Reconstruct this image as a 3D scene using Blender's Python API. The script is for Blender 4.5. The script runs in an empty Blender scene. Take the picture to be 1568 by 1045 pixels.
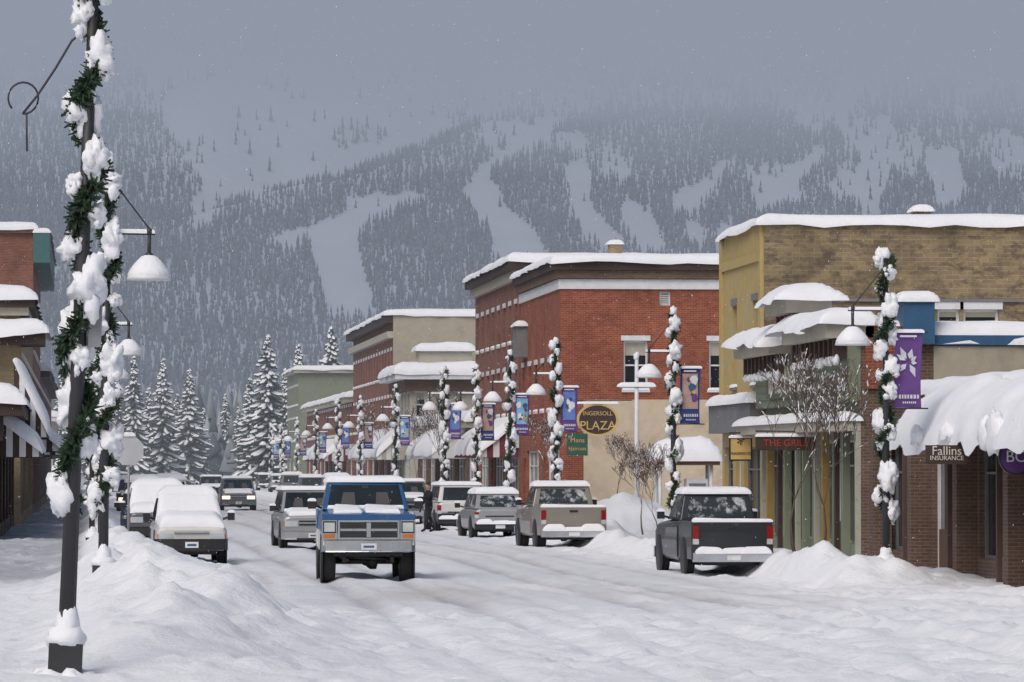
import bpy, math, random
import numpy as np
from mathutils import Vector, Matrix, noise as MN
random.seed(7); np.random.seed(7)
R=random
sc=bpy.context.scene
COL=sc.collection
# ------------------------------------------------------------------ camera
F=7000.0; CX=784.0; CY=522.5; CAMZ=2.35
yaw=math.atan(654/F); pit=math.atan(192.5/F)
cam=bpy.data.cameras.new('camera'); camo=bpy.data.objects.new('camera',cam); COL.objects.link(camo)
camo.location=(0,0,CAMZ); camo.rotation_euler=(math.pi/2+pit,0,-yaw)
cam.sensor_width=36; cam.lens=36*F/1568; cam.clip_start=0.5; cam.clip_end=20000
sc.camera=camo
RT=Vector((math.cos(yaw),-math.sin(yaw),0)); FW=Vector((math.sin(yaw)*math.cos(pit),math.cos(yaw)*math.cos(pit),math.sin(pit)))
UP=RT.cross(FW)
def W(px,py,Y):
    d=RT*((px-CX)/F)+UP*((CY-py)/F)+FW
    t=Y/d.y
    return d.x*t, CAMZ+d.z*t
def WX(px,Y): return W(px,700,Y)[0]
def WZ(px,py,Y): return W(px,py,Y)[1]
def YF(px,X):
    d=RT*((px-CX)/F)+FW
    return X*d.y/d.x
def proj(x,y,z):
    z=z-CAMZ
    a=x*RT.x+y*RT.y; u=x*UP.x+y*UP.y+z*UP.z; f=x*FW.x+y*FW.y+z*FW.z
    return CX+F*a/f, CY-F*u/f
# ------------------------------------------------------------------ noise
def _h(xi,yi,s):
    v=np.sin(xi*127.1+yi*311.7+s*74.7)*43758.5453
    return v-np.floor(v)
def vn(x,y,s=0):
    x=np.asarray(x,dtype=float); y=np.asarray(y,dtype=float)
    xi=np.floor(x); yi=np.floor(y); fx=x-xi; fy=y-yi
    fx=fx*fx*(3-2*fx); fy=fy*fy*(3-2*fy)
    return (_h(xi,yi,s)*(1-fx)+_h(xi+1,yi,s)*fx)*(1-fy)+(_h(xi,yi+1,s)*(1-fx)+_h(xi+1,yi+1,s)*fx)*fy
def fbm(x,y,s=0,o=3):
    r=0;a=.5;t=0
    for i in range(o):
        r=r+a*vn(x*2**i,y*2**i,s+i*13); t+=a; a*=.5
    return r/t
def sm(a,b,x):
    t=np.clip((np.asarray(x,dtype=float)-a)/(b-a),0,1); return t*t*(3-2*t)
# ------------------------------------------------------------------ materials
MATS={}
def mat(name,col,rough=.7,metal=0,var=.15,nscale=3,bump=0,bscale=20,emit=0,snow=0,spec=.5,coat=0,dirt=None):
    if name in MATS: return MATS[name]
    m=bpy.data.materials.new(name); m.use_nodes=True; nt=m.node_tree; N=nt.nodes; Lk=nt.links
    p=N['Principled BSDF']; p.inputs['Roughness'].default_value=rough; p.inputs['Metallic'].default_value=metal
    p.inputs['Specular IOR Level'].default_value=spec
    if coat: p.inputs['Coat Weight'].default_value=coat
    tc=N.new('ShaderNodeTexCoord'); no=N.new('ShaderNodeTexNoise'); no.inputs['Scale'].default_value=nscale; no.inputs['Detail'].default_value=6
    Lk.new(tc.outputs['Object'],no.inputs['Vector'])
    mx=N.new('ShaderNodeMix'); mx.data_type='RGBA'
    c=np.array(col[:3])
    mx.inputs[6].default_value=(*np.clip(c*(1-var*1.6),0,1),1); mx.inputs[7].default_value=(*np.clip(c*(1+var*1.6),0,1),1)
    Lk.new(no.outputs['Fac'],mx.inputs[0]); out=mx.outputs[2]
    if dirt:
        n2=N.new('ShaderNodeTexNoise'); n2.inputs['Scale'].default_value=dirt[1]; n2.inputs['Detail'].default_value=8; n2.inputs['Roughness'].default_value=.7
        Lk.new(tc.outputs['Object'],n2.inputs['Vector'])
        rp=N.new('ShaderNodeValToRGB'); rp.color_ramp.elements[0].position=dirt[2]; rp.color_ramp.elements[1].position=dirt[2]+.15
        Lk.new(n2.outputs['Fac'],rp.inputs[0])
        m2=N.new('ShaderNodeMix'); m2.data_type='RGBA'; m2.inputs[7].default_value=(*dirt[0],1)
        Lk.new(rp.outputs[0],m2.inputs[0]); Lk.new(out,m2.inputs[6]); out=m2.outputs[2]
    if snow:
        g=N.new('ShaderNodeNewGeometry'); sp=N.new('ShaderNodeSeparateXYZ'); Lk.new(g.outputs['Normal'],sp.inputs[0])
        ad=N.new('ShaderNodeMath'); ad.operation='ADD'; ns=N.new('ShaderNodeMath'); ns.operation='MULTIPLY_ADD'; ns.inputs[1].default_value=.8; ns.inputs[2].default_value=-.4
        Lk.new(no.outputs['Fac'],ns.inputs[0]); Lk.new(sp.outputs['Z'],ad.inputs[0]); Lk.new(ns.outputs[0],ad.inputs[1])
        rp=N.new('ShaderNodeValToRGB'); rp.color_ramp.elements[0].position=1-snow; rp.color_ramp.elements[1].position=min(1,1-snow+.12)
        Lk.new(ad.outputs[0],rp.inputs[0]); m2=N.new('ShaderNodeMix'); m2.data_type='RGBA'; m2.inputs[7].default_value=(.8,.82,.85,1)
        Lk.new(rp.outputs[0],m2.inputs[0]); Lk.new(out,m2.inputs[6]); out=m2.outputs[2]
    Lk.new(out,p.inputs['Base Color'])
    if bump:
        nb=N.new('ShaderNodeTexNoise'); nb.inputs['Scale'].default_value=bscale; nb.inputs['Detail'].default_value=5
        Lk.new(tc.outputs['Object'],nb.inputs['Vector']); bp=N.new('ShaderNodeBump'); bp.inputs['Strength'].default_value=bump; bp.inputs['Distance'].default_value=.03
        Lk.new(nb.outputs['Fac'],bp.inputs['Height']); Lk.new(bp.outputs[0],p.inputs['Normal'])
    if emit:
        p.inputs['Emission Color'].default_value=(*col[:3],1); p.inputs['Emission Strength'].default_value=emit
    MATS[name]=m; return m
def brick(name,c1,c2,mortar,stain=None,stainpos=.55,bw=.22,bh=.075,patch=.35,sscale=1.0,samt=.75):
    m=bpy.data.materials.new(name); m.use_nodes=True; nt=m.node_tree; N=nt.nodes; Lk=nt.links
    p=N['Principled BSDF']; p.inputs['Roughness'].default_value=.9
    tc=N.new('ShaderNodeTexCoord'); sp=N.new('ShaderNodeSeparateXYZ'); Lk.new(tc.outputs['Object'],sp.inputs[0])
    ad=N.new('ShaderNodeMath'); ad.operation='ADD'; Lk.new(sp.outputs[0],ad.inputs[0]); Lk.new(sp.outputs[1],ad.inputs[1])
    cb=N.new('ShaderNodeCombineXYZ'); Lk.new(ad.outputs[0],cb.inputs[0]); Lk.new(sp.outputs[2],cb.inputs[1])
    bt=N.new('ShaderNodeTexBrick'); bt.inputs['Scale'].default_value=1; bt.inputs['Brick Width'].default_value=bw; bt.inputs['Row Height'].default_value=bh
    bt.inputs['Mortar Size'].default_value=.008; bt.inputs['Color1'].default_value=(*c1,1); bt.inputs['Color2'].default_value=(*c2,1); bt.inputs['Mortar'].default_value=(*mortar,1)
    bt.inputs['Bias'].default_value=-.1
    Lk.new(cb.outputs[0],bt.inputs['Vector'])
    no=N.new('ShaderNodeTexNoise'); no.inputs['Scale'].default_value=.7; no.inputs['Detail'].default_value=9; no.inputs['Roughness'].default_value=.7
    Lk.new(tc.outputs['Object'],no.inputs['Vector'])
    m1=N.new('ShaderNodeMix'); m1.data_type='RGBA'; m1.blend_type='MULTIPLY'; m1.inputs[0].default_value=1
    rp=N.new('ShaderNodeValToRGB'); rp.color_ramp.elements[0].position=.3; rp.color_ramp.elements[1].position=.7
    v=1-patch; rp.color_ramp.elements[0].color=(v,v,v,1); rp.color_ramp.elements[1].color=(1.15,1.15,1.15,1)
    Lk.new(no.outputs['Fac'],rp.inputs[0]); Lk.new(bt.outputs['Color'],m1.inputs[6]); Lk.new(rp.outputs[0],m1.inputs[7]); out=m1.outputs[2]
    if stain:
        n2=N.new('ShaderNodeTexNoise'); n2.inputs['Scale'].default_value=sscale; n2.inputs['Detail'].default_value=9; n2.inputs['Roughness'].default_value=.78
        mp=N.new('ShaderNodeMapping'); mp.inputs['Scale'].default_value=(.9,.9,1.8); mp.inputs['Location'].default_value=(3,8,1)
        Lk.new(tc.outputs['Object'],mp.inputs[0]); Lk.new(mp.outputs[0],n2.inputs['Vector'])
        r2=N.new('ShaderNodeValToRGB'); r2.color_ramp.elements[0].position=stainpos; r2.color_ramp.elements[1].position=stainpos+.12
        Lk.new(n2.outputs['Fac'],r2.inputs[0]); m2=N.new('ShaderNodeMix'); m2.data_type='RGBA'; m2.inputs[7].default_value=(*stain,1)
        sc_=N.new('ShaderNodeMath'); sc_.operation='MULTIPLY'; sc_.inputs[1].default_value=samt; Lk.new(r2.outputs[0],sc_.inputs[0])
        Lk.new(sc_.outputs[0],m2.inputs[0]); Lk.new(out,m2.inputs[6]); out=m2.outputs[2]
    Lk.new(out,p.inputs['Base Color'])
    bp=N.new('ShaderNodeBump'); bp.inputs['Strength'].default_value=.5; bp.inputs['Distance'].default_value=.02
    Lk.new(bt.outputs['Fac'],bp.inputs['Height']); bp.invert=True; Lk.new(bp.outputs[0],p.inputs['Normal'])
    MATS[name]=m; return m
def attrmat(name,rough=.9):
    m=bpy.data.materials.new(name); m.use_nodes=True; nt=m.node_tree
    a=nt.nodes.new('ShaderNodeAttribute'); a.attribute_name='col'
    p=nt.nodes['Principled BSDF']; p.inputs['Roughness'].default_value=rough; p.inputs['Specular IOR Level'].default_value=.1
    nt.links.new(a.outputs['Color'],p.inputs['Base Color']); MATS[name]=m; return m
SNOW=mat('snow',(.81,.825,.86),.85,var=.04,nscale=2,bump=.6,bscale=9,spec=.2)
BLK=mat('black_paint',(.02,.02,.023),.5,var=.2)
DARK=mat('dark_metal',(.03,.03,.034),.5,snow=.1)
CHR=mat('chrome',(.6,.62,.65),.25,1,dirt=((.35,.33,.3),6,.6))
GLASS=mat('dark_glass',(.022,.027,.033),.12,var=.5,nscale=.8,spec=.45)
CGLASS=mat('car_glass',(.015,.022,.026),.12,var=.4,nscale=2,spec=.35,dirt=((.5,.52,.55),4,.64))
SGLASS=mat('snowy_glass',(.03,.04,.045),.15,var=.4,nscale=2,spec=.5,dirt=((.7,.72,.75),3,.5))
RUB=mat('tire_rubber',(.025,.025,.026),.9,dirt=((.3,.3,.31),9,.66))
REDL=mat('tail_light',(.25,.012,.01),.2)
ORG=mat('signal_lens',(.5,.16,.03),.2)
HEADL=mat('headlight_lens',(.5,.53,.55),.12,var=.2)
HEADON=mat('headlight_on',(1,.72,.45),.3,var=0,emit=2.2)
GREEN=mat('garland_needles',(.03,.06,.03),.8,var=.5,nscale=8)
WHITE=mat('white_paint',(.68,.69,.70),.6,dirt=((.5,.49,.46),3,.6))
CREAM=mat('cream_stucco',(.55,.46,.34),.9,var=.08,bump=.3,bscale=8,dirt=((.43,.35,.26),.6,.5))
BEIGE=mat('beige_stucco',(.40,.36,.28),.9,var=.1,bump=.3,dirt=((.3,.27,.22),.5,.55))
TAN=mat('tan_stucco',(.44,.41,.34),.9,var=.1,dirt=((.3,.27,.22),2,.6))
PALE=mat('pale_trim',(.38,.38,.31),.8,var=.15,dirt=((.25,.24,.2),3,.55))
YEL=mat('yellow_paint',(.44,.33,.135),.85,var=.12,bump=.3,dirt=((.40,.35,.23),.8,.52))
OLIVE=mat('olive_siding',(.22,.24,.17),.8,var=.1)
SAGE=mat('sage_siding',(.19,.22,.155),.8,var=.1)
GREY=mat('grey_trim',(.18,.18,.19),.7)
BRN=mat('brown_wood',(.12,.07,.045),.8)
DKBR=mat('dark_brown',(.05,.03,.025),.7)
BLUE=mat('blue_panel',(.03,.10,.20),.6)
TEAL=mat('teal_cornice',(.05,.14,.14),.6)
PURP=mat('purple_banner',(.12,.05,.22),.7,var=.15)
MAROON=mat('maroon_awning',(.16,.03,.05),.8)
GOLD=mat('gold_letters',(.6,.42,.16),.5)
OCHRE=mat('ochre_door',(.30,.20,.06),.7)
REDB=brick('red_brick',(.25,.055,.028),(.36,.10,.048),(.33,.18,.13),stain=(.13,.035,.025),stainpos=.53,sscale=1.4,samt=.6)
REDB2=brick('old_red_brick',(.22,.07,.045),(.28,.11,.07),(.25,.18,.15),stain=(.12,.06,.05))
TANB=brick('tan_brick',(.34,.25,.14),(.42,.33,.19),(.34,.29,.22),stain=(.16,.12,.08))
YELB=brick('yellow_brick',(.33,.25,.13),(.23,.165,.10),(.36,.31,.24),stain=(.08,.062,.05),stainpos=.48,bw=.40,bh=.12,patch=.5,sscale=2.6,samt=.75)
BRNB=brick('brown_brick',(.13,.07,.05),(.17,.10,.07),(.2,.17,.15))
BARK=mat('bark_snow',(.12,.085,.065),.9,snow=.40,nscale=6)
# ------------------------------------------------------------------ builder
class B:
    def __init__(s,name,bevel=None): s.name=name; s.parts={}; s.meshes=None; s.bevel=bevel or {}
    def add(s,part,V,Fc,m,smooth=False):
        P=s.parts.setdefault(part,dict(v=[],f=[],m=[],s=[],mats=[]))
        if m not in P['mats']: P['mats'].append(m)
        mi=P['mats'].index(m); o=len(P['v'])
        P['v'].extend([tuple(v) for v in V]); P['f'].extend([tuple(i+o for i in f) for f in Fc])
        P['m'].extend([mi]*len(Fc)); P['s'].extend([smooth]*len(Fc))
    def lb(s,part,m,O,u,n,u0,u1,v0,v1,n0,n1):
        V=[]
        for a in (n0,n1):
            for uu,vv in ((u0,v0),(u1,v0),(u1,v1),(u0,v1)):
                V.append((O[0]+u[0]*uu+n[0]*a,O[1]+u[1]*uu+n[1]*a,O[2]+vv))
        s.add(part,V,[(0,1,2,3),(7,6,5,4),(0,4,5,1),(1,5,6,2),(2,6,7,3),(3,7,4,0)],m)
    def box(s,part,m,x0,x1,y0,y1,z0,z1): s.lb(part,m,(0,0,0),(1,0),(0,1),x0,x1,z0,z1,y0,y1)
    def cyl(s,part,m,p0,p1,r0,r1=None,n=8,cap=True):
        r1=r0 if r1 is None else r1
        s.tube(part,m,[p0,p1],[r0,r1],n,cap)
    def tube(s,part,m,pts,rs,n=6,cap=True):
        V=[];Fc=[]; pts=[Vector(p) for p in pts]
        for i,p in enumerate(pts):
            d=(pts[min(i+1,len(pts)-1)]-pts[max(i-1,0)]).normalized()
            a=Vector((0,0,1)) if abs(d.z)<.9 else Vector((1,0,0))
            x=d.cross(a).normalized(); y=d.cross(x)
            for k in range(n):
                t=2*math.pi*k/n; V.append(p+(x*math.cos(t)+y*math.sin(t))*rs[i])
        for i in range(len(pts)-1):
            for k in range(n):
                k2=(k+1)%n; Fc.append((i*n+k,i*n+k2,(i+1)*n+k2,(i+1)*n+k))
        if cap: Fc.append(tuple(range(n))[::-1]); Fc.append(tuple((len(pts)-1)*n+k for k in range(n)))
        s.add(part,V,Fc,m,True)
    def lathe(s,part,m,c,prof,axis='z',n=16):
        V=[];Fc=[]
        for r,h in prof:
            for k in range(n):
                t=2*math.pi*k/n; a=r*math.cos(t); b_=r*math.sin(t)
                V.append((c[0]+a,c[1]+b_,c[2]+h) if axis=='z' else ((c[0]+h,c[1]+a,c[2]+b_) if axis=='x' else (c[0]+a,c[1]+h,c[2]+b_)))
        for i in range(len(prof)-1):
            for k in range(n):
                k2=(k+1)%n; Fc.append((i*n+k,i*n+k2,(i+1)*n+k2,(i+1)*n+k))
        s.add(part,V,Fc,m,True)
    def blob(s,part,m,c,rx,ry,rz,seed=0,amp=.25,nu=8,nv=6,flat=0):
        V=[];Fc=[]
        for j in range(nv+1):
            ph=math.pi*j/nv
            for i in range(nu):
                t=2*math.pi*i/nu
                d=Vector((math.sin(ph)*math.cos(t),math.sin(ph)*math.sin(t),math.cos(ph)))
                k=1+(amp*1.6*MN.noise(d*1.7+Vector((seed*3.7,seed*1.3,0)))+amp*.8*MN.noise(d*4.1+Vector((0,seed*2.1,seed))) if amp else 0)
                z=d.z*(1-flat) if d.z<0 else d.z
                V.append((c[0]+rx*k*d.x,c[1]+ry*k*d.y,c[2]+rz*k*z))
        for j in range(nv):
            for i in range(nu):
                i2=(i+1)%nu; Fc.append((j*nu+i,(j+1)*nu+i,(j+1)*nu+i2,j*nu+i2))
        s.add(part,V,Fc,m,True)
    def snow(s,part,P00,P10,P11,P01,t,seed=0,step=.3,over=.04,rough=.22,wave=0):
        P=[Vector(p) for p in (P00,P10,P11,P01)]
        LU=(P[1]-P[0]).length; LV=(P[3]-P[0]).length
        nrm=(P[1]-P[0]).cross(P[3]-P[0]); nrm.normalize()
        if nrm.z<0: nrm=-nrm
        def co(L):
            r=min(t*1.1,L/2.2); e=[0,.03*r,.15*r,.4*r,.7*r,r]
            n=max(1,min(70,int((L-2*r)/step))); mid=[r+(L-2*r)*i/n for i in range(1,n)]
            a=e+mid+[L-x for x in e[::-1]]; return np.array(sorted(a)),r
        U,ru=co(LU); Vv,rv=co(LV)
        uu,vv=np.meshgrid(U,Vv,indexing='ij')
        d=np.minimum(np.minimum(uu,LU-uu)/ru,np.minimum(vv,LV-vv)/rv)
        h=t*np.sqrt(np.clip(1-(1-np.clip(d,0,1))**2,0,1))
        nz=fbm(uu*.9+seed*7.3,vv*.9+seed*3.1,seed,3)
        h=h*(1+rough*2*(nz-.5))
        fu=uu/LU; fv=vv/LV
        ex=over*(1+2.2*(vn(uu*1.3+seed,vv*1.3,seed+5)-.3))
        du=(fu-.5)*2; dv=(fv-.5)*2
        edge=1-np.clip(d,0,1)*.8
        dr=np.clip(1-d,0,1)**2*wave*vn(uu*1.1+seed,vv*1.1+3,seed+9)
        V=[];nu_,nv_=uu.shape
        eu=(P[1]-P[0])/max(LU,1e-6); ev=(P[3]-P[0])/max(LV,1e-6)
        for i in range(nu_):
            for j in range(nv_):
                a=fu[i,j];b_=fv[i,j]
                p=P[0]*(1-a)*(1-b_)+P[1]*a*(1-b_)+P[2]*a*b_+P[3]*(1-a)*b_
                k=ex[i,j]*edge[i,j]
                p=p+eu*(k*du[i,j]**9)+ev*(k*dv[i,j]**9)+nrm*.3*h[i,j]+Vector((0,0,.7*h[i,j]-dr[i,j]))
                if d[i,j]<=0: p=p-nrm*.02
                V.append(p)
        Fc=[(i*nv_+j,(i+1)*nv_+j,(i+1)*nv_+j+1,i*nv_+j+1) for i in range(nu_-1) for j in range(nv_-1)]
        s.add(part,V,Fc,SNOW,True)
    def finish(s,loc=(0,0,0),rz=0,scale=(1,1,1),rx=0,ry=0):
        if s.meshes is None:
            s.meshes=[]
            for pn,P in s.parts.items():
                me=bpy.data.meshes.new(pn); me.from_pydata(P['v'],[],P['f'])
                for m in P['mats']: me.materials.append(m)
                me.polygons.foreach_set('material_index',P['m']); me.polygons.foreach_set('use_smooth',P['s']); me.update()
                s.meshes.append((pn,me))
        e=bpy.data.objects.new(s.name,None); COL.objects.link(e); e.empty_display_size=.3
        e.location=loc; e.rotation_euler=(rx,ry,rz); e.scale=scale
        for pn,me in s.meshes:
            o=bpy.data.objects.new(pn,me); COL.objects.link(o); o.parent=e
            if pn in s.bevel:
                md=o.modifiers.new('bevel','BEVEL'); md.width=s.bevel[pn]; md.segments=2; md.limit_method='ANGLE'; md.angle_limit=.6
        return e
    def single(s,loc=(0,0,0),rz=0,scale=(1,1,1)):
        pn,P=list(s.parts.items())[0]
        if s.meshes is None:
            me=bpy.data.meshes.new(s.name); me.from_pydata(P['v'],[],P['f'])
            for m in P['mats']: me.materials.append(m)
            me.polygons.foreach_set('material_index',P['m']); me.polygons.foreach_set('use_smooth',P['s']); me.update(); s.meshes=[(pn,me)]
        o=bpy.data.objects.new(s.name,s.meshes[0][1]); COL.objects.link(o); o.location=loc; o.rotation_euler=(0,0,rz); o.scale=scale; return o
def text(par,name,body,size,loc,rot,m,ext=.01,ax='CENTER'):
    c=bpy.data.curves.new(name,'FONT'); c.body=body; c.size=size; c.extrude=ext; c.align_x=ax; c.align_y='CENTER'
    c.materials.append(m); o=bpy.data.objects.new(name,c); COL.objects.link(o); o.location=loc; o.rotation_euler=rot; o.parent=par; return o
def rawmesh(name,V,Fa,m,col=None,smooth=False):
    k=Fa.shape[1]; me=bpy.data.meshes.new(name); me.vertices.add(len(V)); me.vertices.foreach_set('co',V.astype(np.float32).ravel())
    me.loops.add(Fa.size); me.loops.foreach_set('vertex_index',Fa.astype(np.int32).ravel())
    me.polygons.add(len(Fa)); me.polygons.foreach_set('loop_start',np.arange(0,Fa.size,k,dtype=np.int32)); me.polygons.foreach_set('loop_total',np.full(len(Fa),k,dtype=np.int32))
    me.update(calc_edges=True); me.validate()
    if smooth: me.polygons.foreach_set('use_smooth',np.ones(len(Fa),dtype=bool))
    if col is not None:
        a=me.color_attributes.new('col','FLOAT_COLOR','POINT'); c=np.ones((len(V),4),dtype=np.float32); c[:,:3]=col; a.data.foreach_set('color',c.ravel())
    me.materials.append(m); o=bpy.data.objects.new(name,me); COL.objects.link(o); return o
# ------------------------------------------------------------------ ground
RUTS=((4.85,.22,.07),(6.45,.22,.07),(9.4,.24,.065),(11.0,.24,.065),(7.7,.15,.03),(3.6,.15,.035),(12.3,.16,.035),(10.2,.12,.025))
def gh(x,y):
    x=np.asarray(x,dtype=float); y=np.asarray(y,dtype=float)
    z=.08*(fbm(x*.45,y*.2,1)-.5)+.06*(fbm(x*1.7,y*.7,5)-.5)
    near=1-sm(86,92,y)
    for i,(cx,w_,a_) in enumerate(RUTS):
        wob=.5*(vn(y*.05,0*y,3+i)-.5); z=z-a_*np.exp(-((x-cx-wob)/w_)**2)*(sm(10,60,y))+.45*a_*np.exp(-((x-cx-wob-.35)/.15)**2)
    for off in (0,1.7,3.6,4.9):
        dd=((x-8.2-off)+(y-91)*(4.4/26.4)+.3*(vn(y*.1,off+0*y,8)-.5))
        z=z-.08*np.exp(-(dd/.16)**2)*(1-sm(88,93,y))+.045*np.exp(-((dd-.32)/.13)**2)*(1-sm(88,93,y))
    right=sm(14.2,14.8,x)
    z=z+.16*right*(1-near)
    z=z+(1-near)*np.exp(-((x-15.0)/.42)**2)*.85*np.clip(fbm(x*.6,y*.33,21)-.2,0,1)*(1-.5*sm(200,300,y))
    z=z+(1-near)*np.exp(-((x-17.1)/.5)**2)*.15*vn(x,y*.5,9)
    z=z+.5*np.exp(-((x-15.7)/.8)**2-((y-89.5)/2.2)**2)*(.4+1.1*fbm(x*1.9,y*1.0,31))
    z=z+.42*np.exp(-((x-14.8)/.5)**2-((y-93)/2)**2)*(.2+1.4*fbm(x*2.4,y*1.1,37))
    z=z+1.3*np.exp(-((x-17.6)/1.6)**2-((y-147)/5)**2)*(.7+.6*fbm(x*.9,y*.3,41))
    z=z+.9*np.exp(-((x-16)/.7)**2-((y-160)/5)**2)+.6*np.exp(-((x-15.7)/.5)**2-((y-137)/3)**2)
    z=z+.34*np.exp(-((x-13.4)/2.6)**2-((y-58)/8)**2)*(.5+1.0*fbm(x*.9,y*.35,53))
    z=z+.25*np.exp(-((x-16.4)/2.4)**2-((y-76)/6)**2)*(.6+.8*fbm(x*.8,y*.3,55))
    lf=1-sm(.3,.9,x)
    z=z+.14*lf*sm(80,90,y)
    c=1.0-.35*sm(95,112,y); w=1.25-.65*sm(92,106,y)
    bank=np.exp(-((x-c)/w)**2)*sm(50,62,y)
    z=z+bank*(.72-.12*sm(100,118,y))*(.35+1.15*fbm(x*.9,y*.35,61))*(1-.4*sm(150,200,y))
    z=z+.16*bank*(vn(x*2.2,y*1.1,63)-.4)+.10*bank*np.abs(vn(x*4.5,y*2.4,64)-.5)
    z=z+.4*np.exp(-((x-2.2)/1.2)**2-((y-66)/9)**2)*(.25+1.4*fbm(x*1.4,y*.5,65))
    z=z+.22*np.exp(-((x-.8)/1.5)**2-((y-54)/3)**2)*(.3+1.2*fbm(x*1.3,y*.6,67))
    offr=1-sm(3,4.2,x)*(1-sm(12.4,13.6,x))*sm(70,80,y)
    z=z+.045*(fbm(x*3.8,y*1.9,71)-.5)*(1+1.6*offr)+.11*offr*(fbm(x*1.5,y*.8,73)-.5)
    cl=vn(x*3.1,y*1.7,77); z=z+offr*.055*sm(.72,.95,cl)-offr*.07*sm(.75,.9,vn(x*2.6+9,y*1.5,79))
    return z
def G(x,y): return float(gh(x,y))
xs=np.concatenate([-np.geomspace(8,4000,26)[::-1],np.arange(-7.6,27,.115),np.geomspace(27.5,5000,28)])
ys=np.concatenate([np.linspace(-400,28,14),np.arange(32,48,.5),np.arange(48,125,.13),np.arange(125,230,.4),np.arange(230,480,1.5),np.geomspace(485,9500,30)])
X,Y=np.meshgrid(xs,ys,indexing='ij'); Z=gh(X,Y)
fl=sm(480,700,Y)+sm(28,60,X)+sm(-8,-30,X); Z=Z*(1-np.clip(fl,0,1))
V=np.stack([X,Y,Z],-1).reshape(-1,3); ni,nj=X.shape
ii,jj=np.meshgrid(np.arange(ni-1),np.arange(nj-1),indexing='ij'); a=(ii*nj+jj).ravel()
Fa=np.stack([a,a+nj,a+nj+1,a+1],-1)
dirt=np.zeros_like(X); pack=np.zeros_like(X)
for i,(cx,w_,a_) in enumerate(RUTS):
    wob=.5*(vn(Y*.05,0*Y,3+i)-.5); g_=np.exp(-((X-cx-wob)/(w_*1.1))**2)
    dirt+=g_*a_*5*sm(70,82,Y); pack+=g_*a_*8*sm(64,80,Y)
for off in (0,1.7,3.6,4.9):
    dd=((X-8.2-off)+(Y-91)*(4.4/26.4)+.3*(vn(Y*.1,off+0*Y,8)-.5)); dirt+=.5*np.exp(-(dd/.15)**2)*(1-sm(88,93,Y))*sm(58,72,Y)
dirt+=.7*np.exp(-((X-6.3)/1.5)**2-((Y-84)/5)**2)+.2*np.exp(-((X-11)/3)**2-((Y-84)/4)**2)
dirt*=.08+1.7*np.clip(fbm(X*.9,Y*.16,81,4)-.36,0,1)+.4*vn(X*5,Y*1.2,85)
grey=(1-sm(-.3,.15,X))*sm(84,92,Y)*.9+ sm(3,4,X)*(1-sm(12.5,13.5,X))*sm(66,84,Y)*.20+pack*.6+sm(15.6,16,X)*(1-sm(18,18.5,X))*sm(90,94,Y)*.35
base=np.array([.81,.825,.86]); dc=np.array([.50,.43,.34]); gc=np.array([.36,.375,.41])
cc=base[None,None]*np.ones(X.shape+(1,)); dirt=np.clip(dirt,0,.7)[...,None]; grey=np.clip(grey*(.35+1.2*fbm(X*1.4,Y*.3,91,4)),0,.9)[...,None]
cc=cc*(1-dirt)+dc*dirt; cc=cc*(1-grey)+gc*grey
gm=attrmat('snowy_ground'); nt=gm.node_tree
tc=nt.nodes.new('ShaderNodeTexCoord'); nb=nt.nodes.new('ShaderNodeTexNoise'); nb.inputs['Scale'].default_value=7; nb.inputs['Detail'].default_value=7; nb.inputs['Roughness'].default_value=.65
bp=nt.nodes.new('ShaderNodeBump'); bp.inputs['Strength'].default_value=.8; bp.inputs['Distance'].default_value=.05
nt.links.new(tc.outputs['Object'],nb.inputs['Vector']); nt.links.new(nb.outputs['Fac'],bp.inputs['Height']); nt.links.new(bp.outputs[0],nt.nodes['Principled BSDF'].inputs['Normal'])
rawmesh('snowy_ground',V,Fa,gm,cc.reshape(-1,3),True)
# ------------------------------------------------------------------ mountain
cpx=np.array([280,400,520,620,700,760]); cpy=np.array([352,312,288,255,225,195])
cY=3500/(1-(715-cpy)/1750.); cX=np.array([WX(p,y) for p,y in zip(cpx,cY)])
def mz(x,y):
    z=(y-3500)*.25
    z=z+34*(fbm(x/330,y/420,101,3)-.5)*sm(3550,4000,y)+22*(fbm(x/95,y/260,107,3)-.5)*sm(3600,4200,y)
    Yc=np.interp(x,cX,cY); k=sm(cX[0]-120,cX[0]+60,x)*(1-sm(cX[-1]-60,cX[-1]+200,x))
    z=z+k*(10*np.exp(-((y-Yc)/60)**2)-26*np.exp(-((y-Yc-150)/90)**2)+45*sm(150,500,y-Yc))
    return z
mx_=np.arange(-1000,2600,16.); my_=np.concatenate([np.arange(3350,5700,14.),np.arange(5700,7600,60.)])
X,Y=np.meshgrid(mx_,my_,indexing='ij'); Z=mz(X,Y); V=np.stack([X,Y,Z],-1).reshape(-1,3); ni,nj=X.shape
ii,jj=np.meshgrid(np.arange(ni-1),np.arange(nj-1),indexing='ij'); a=(ii*nj+jj).ravel(); Fa=np.stack([a,a+nj,a+nj+1,a+1],-1)
rawmesh('mountain',V,Fa,mat('mountain_snow',(.86,.87,.89),.9,var=.06,nscale=.02),None,True)
def inpoly(px,py,poly):
    r=np.zeros(px.shape,bool); n=len(poly)
    for i in range(n):
        x1,y1=poly[i]; x2,y2=poly[(i+1)%n]
        c=((y1>py)!=(y2>py))&(px<(x2-x1)*(py-y1)/(y2-y1+1e-9)+x1); r^=c
    return r
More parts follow.
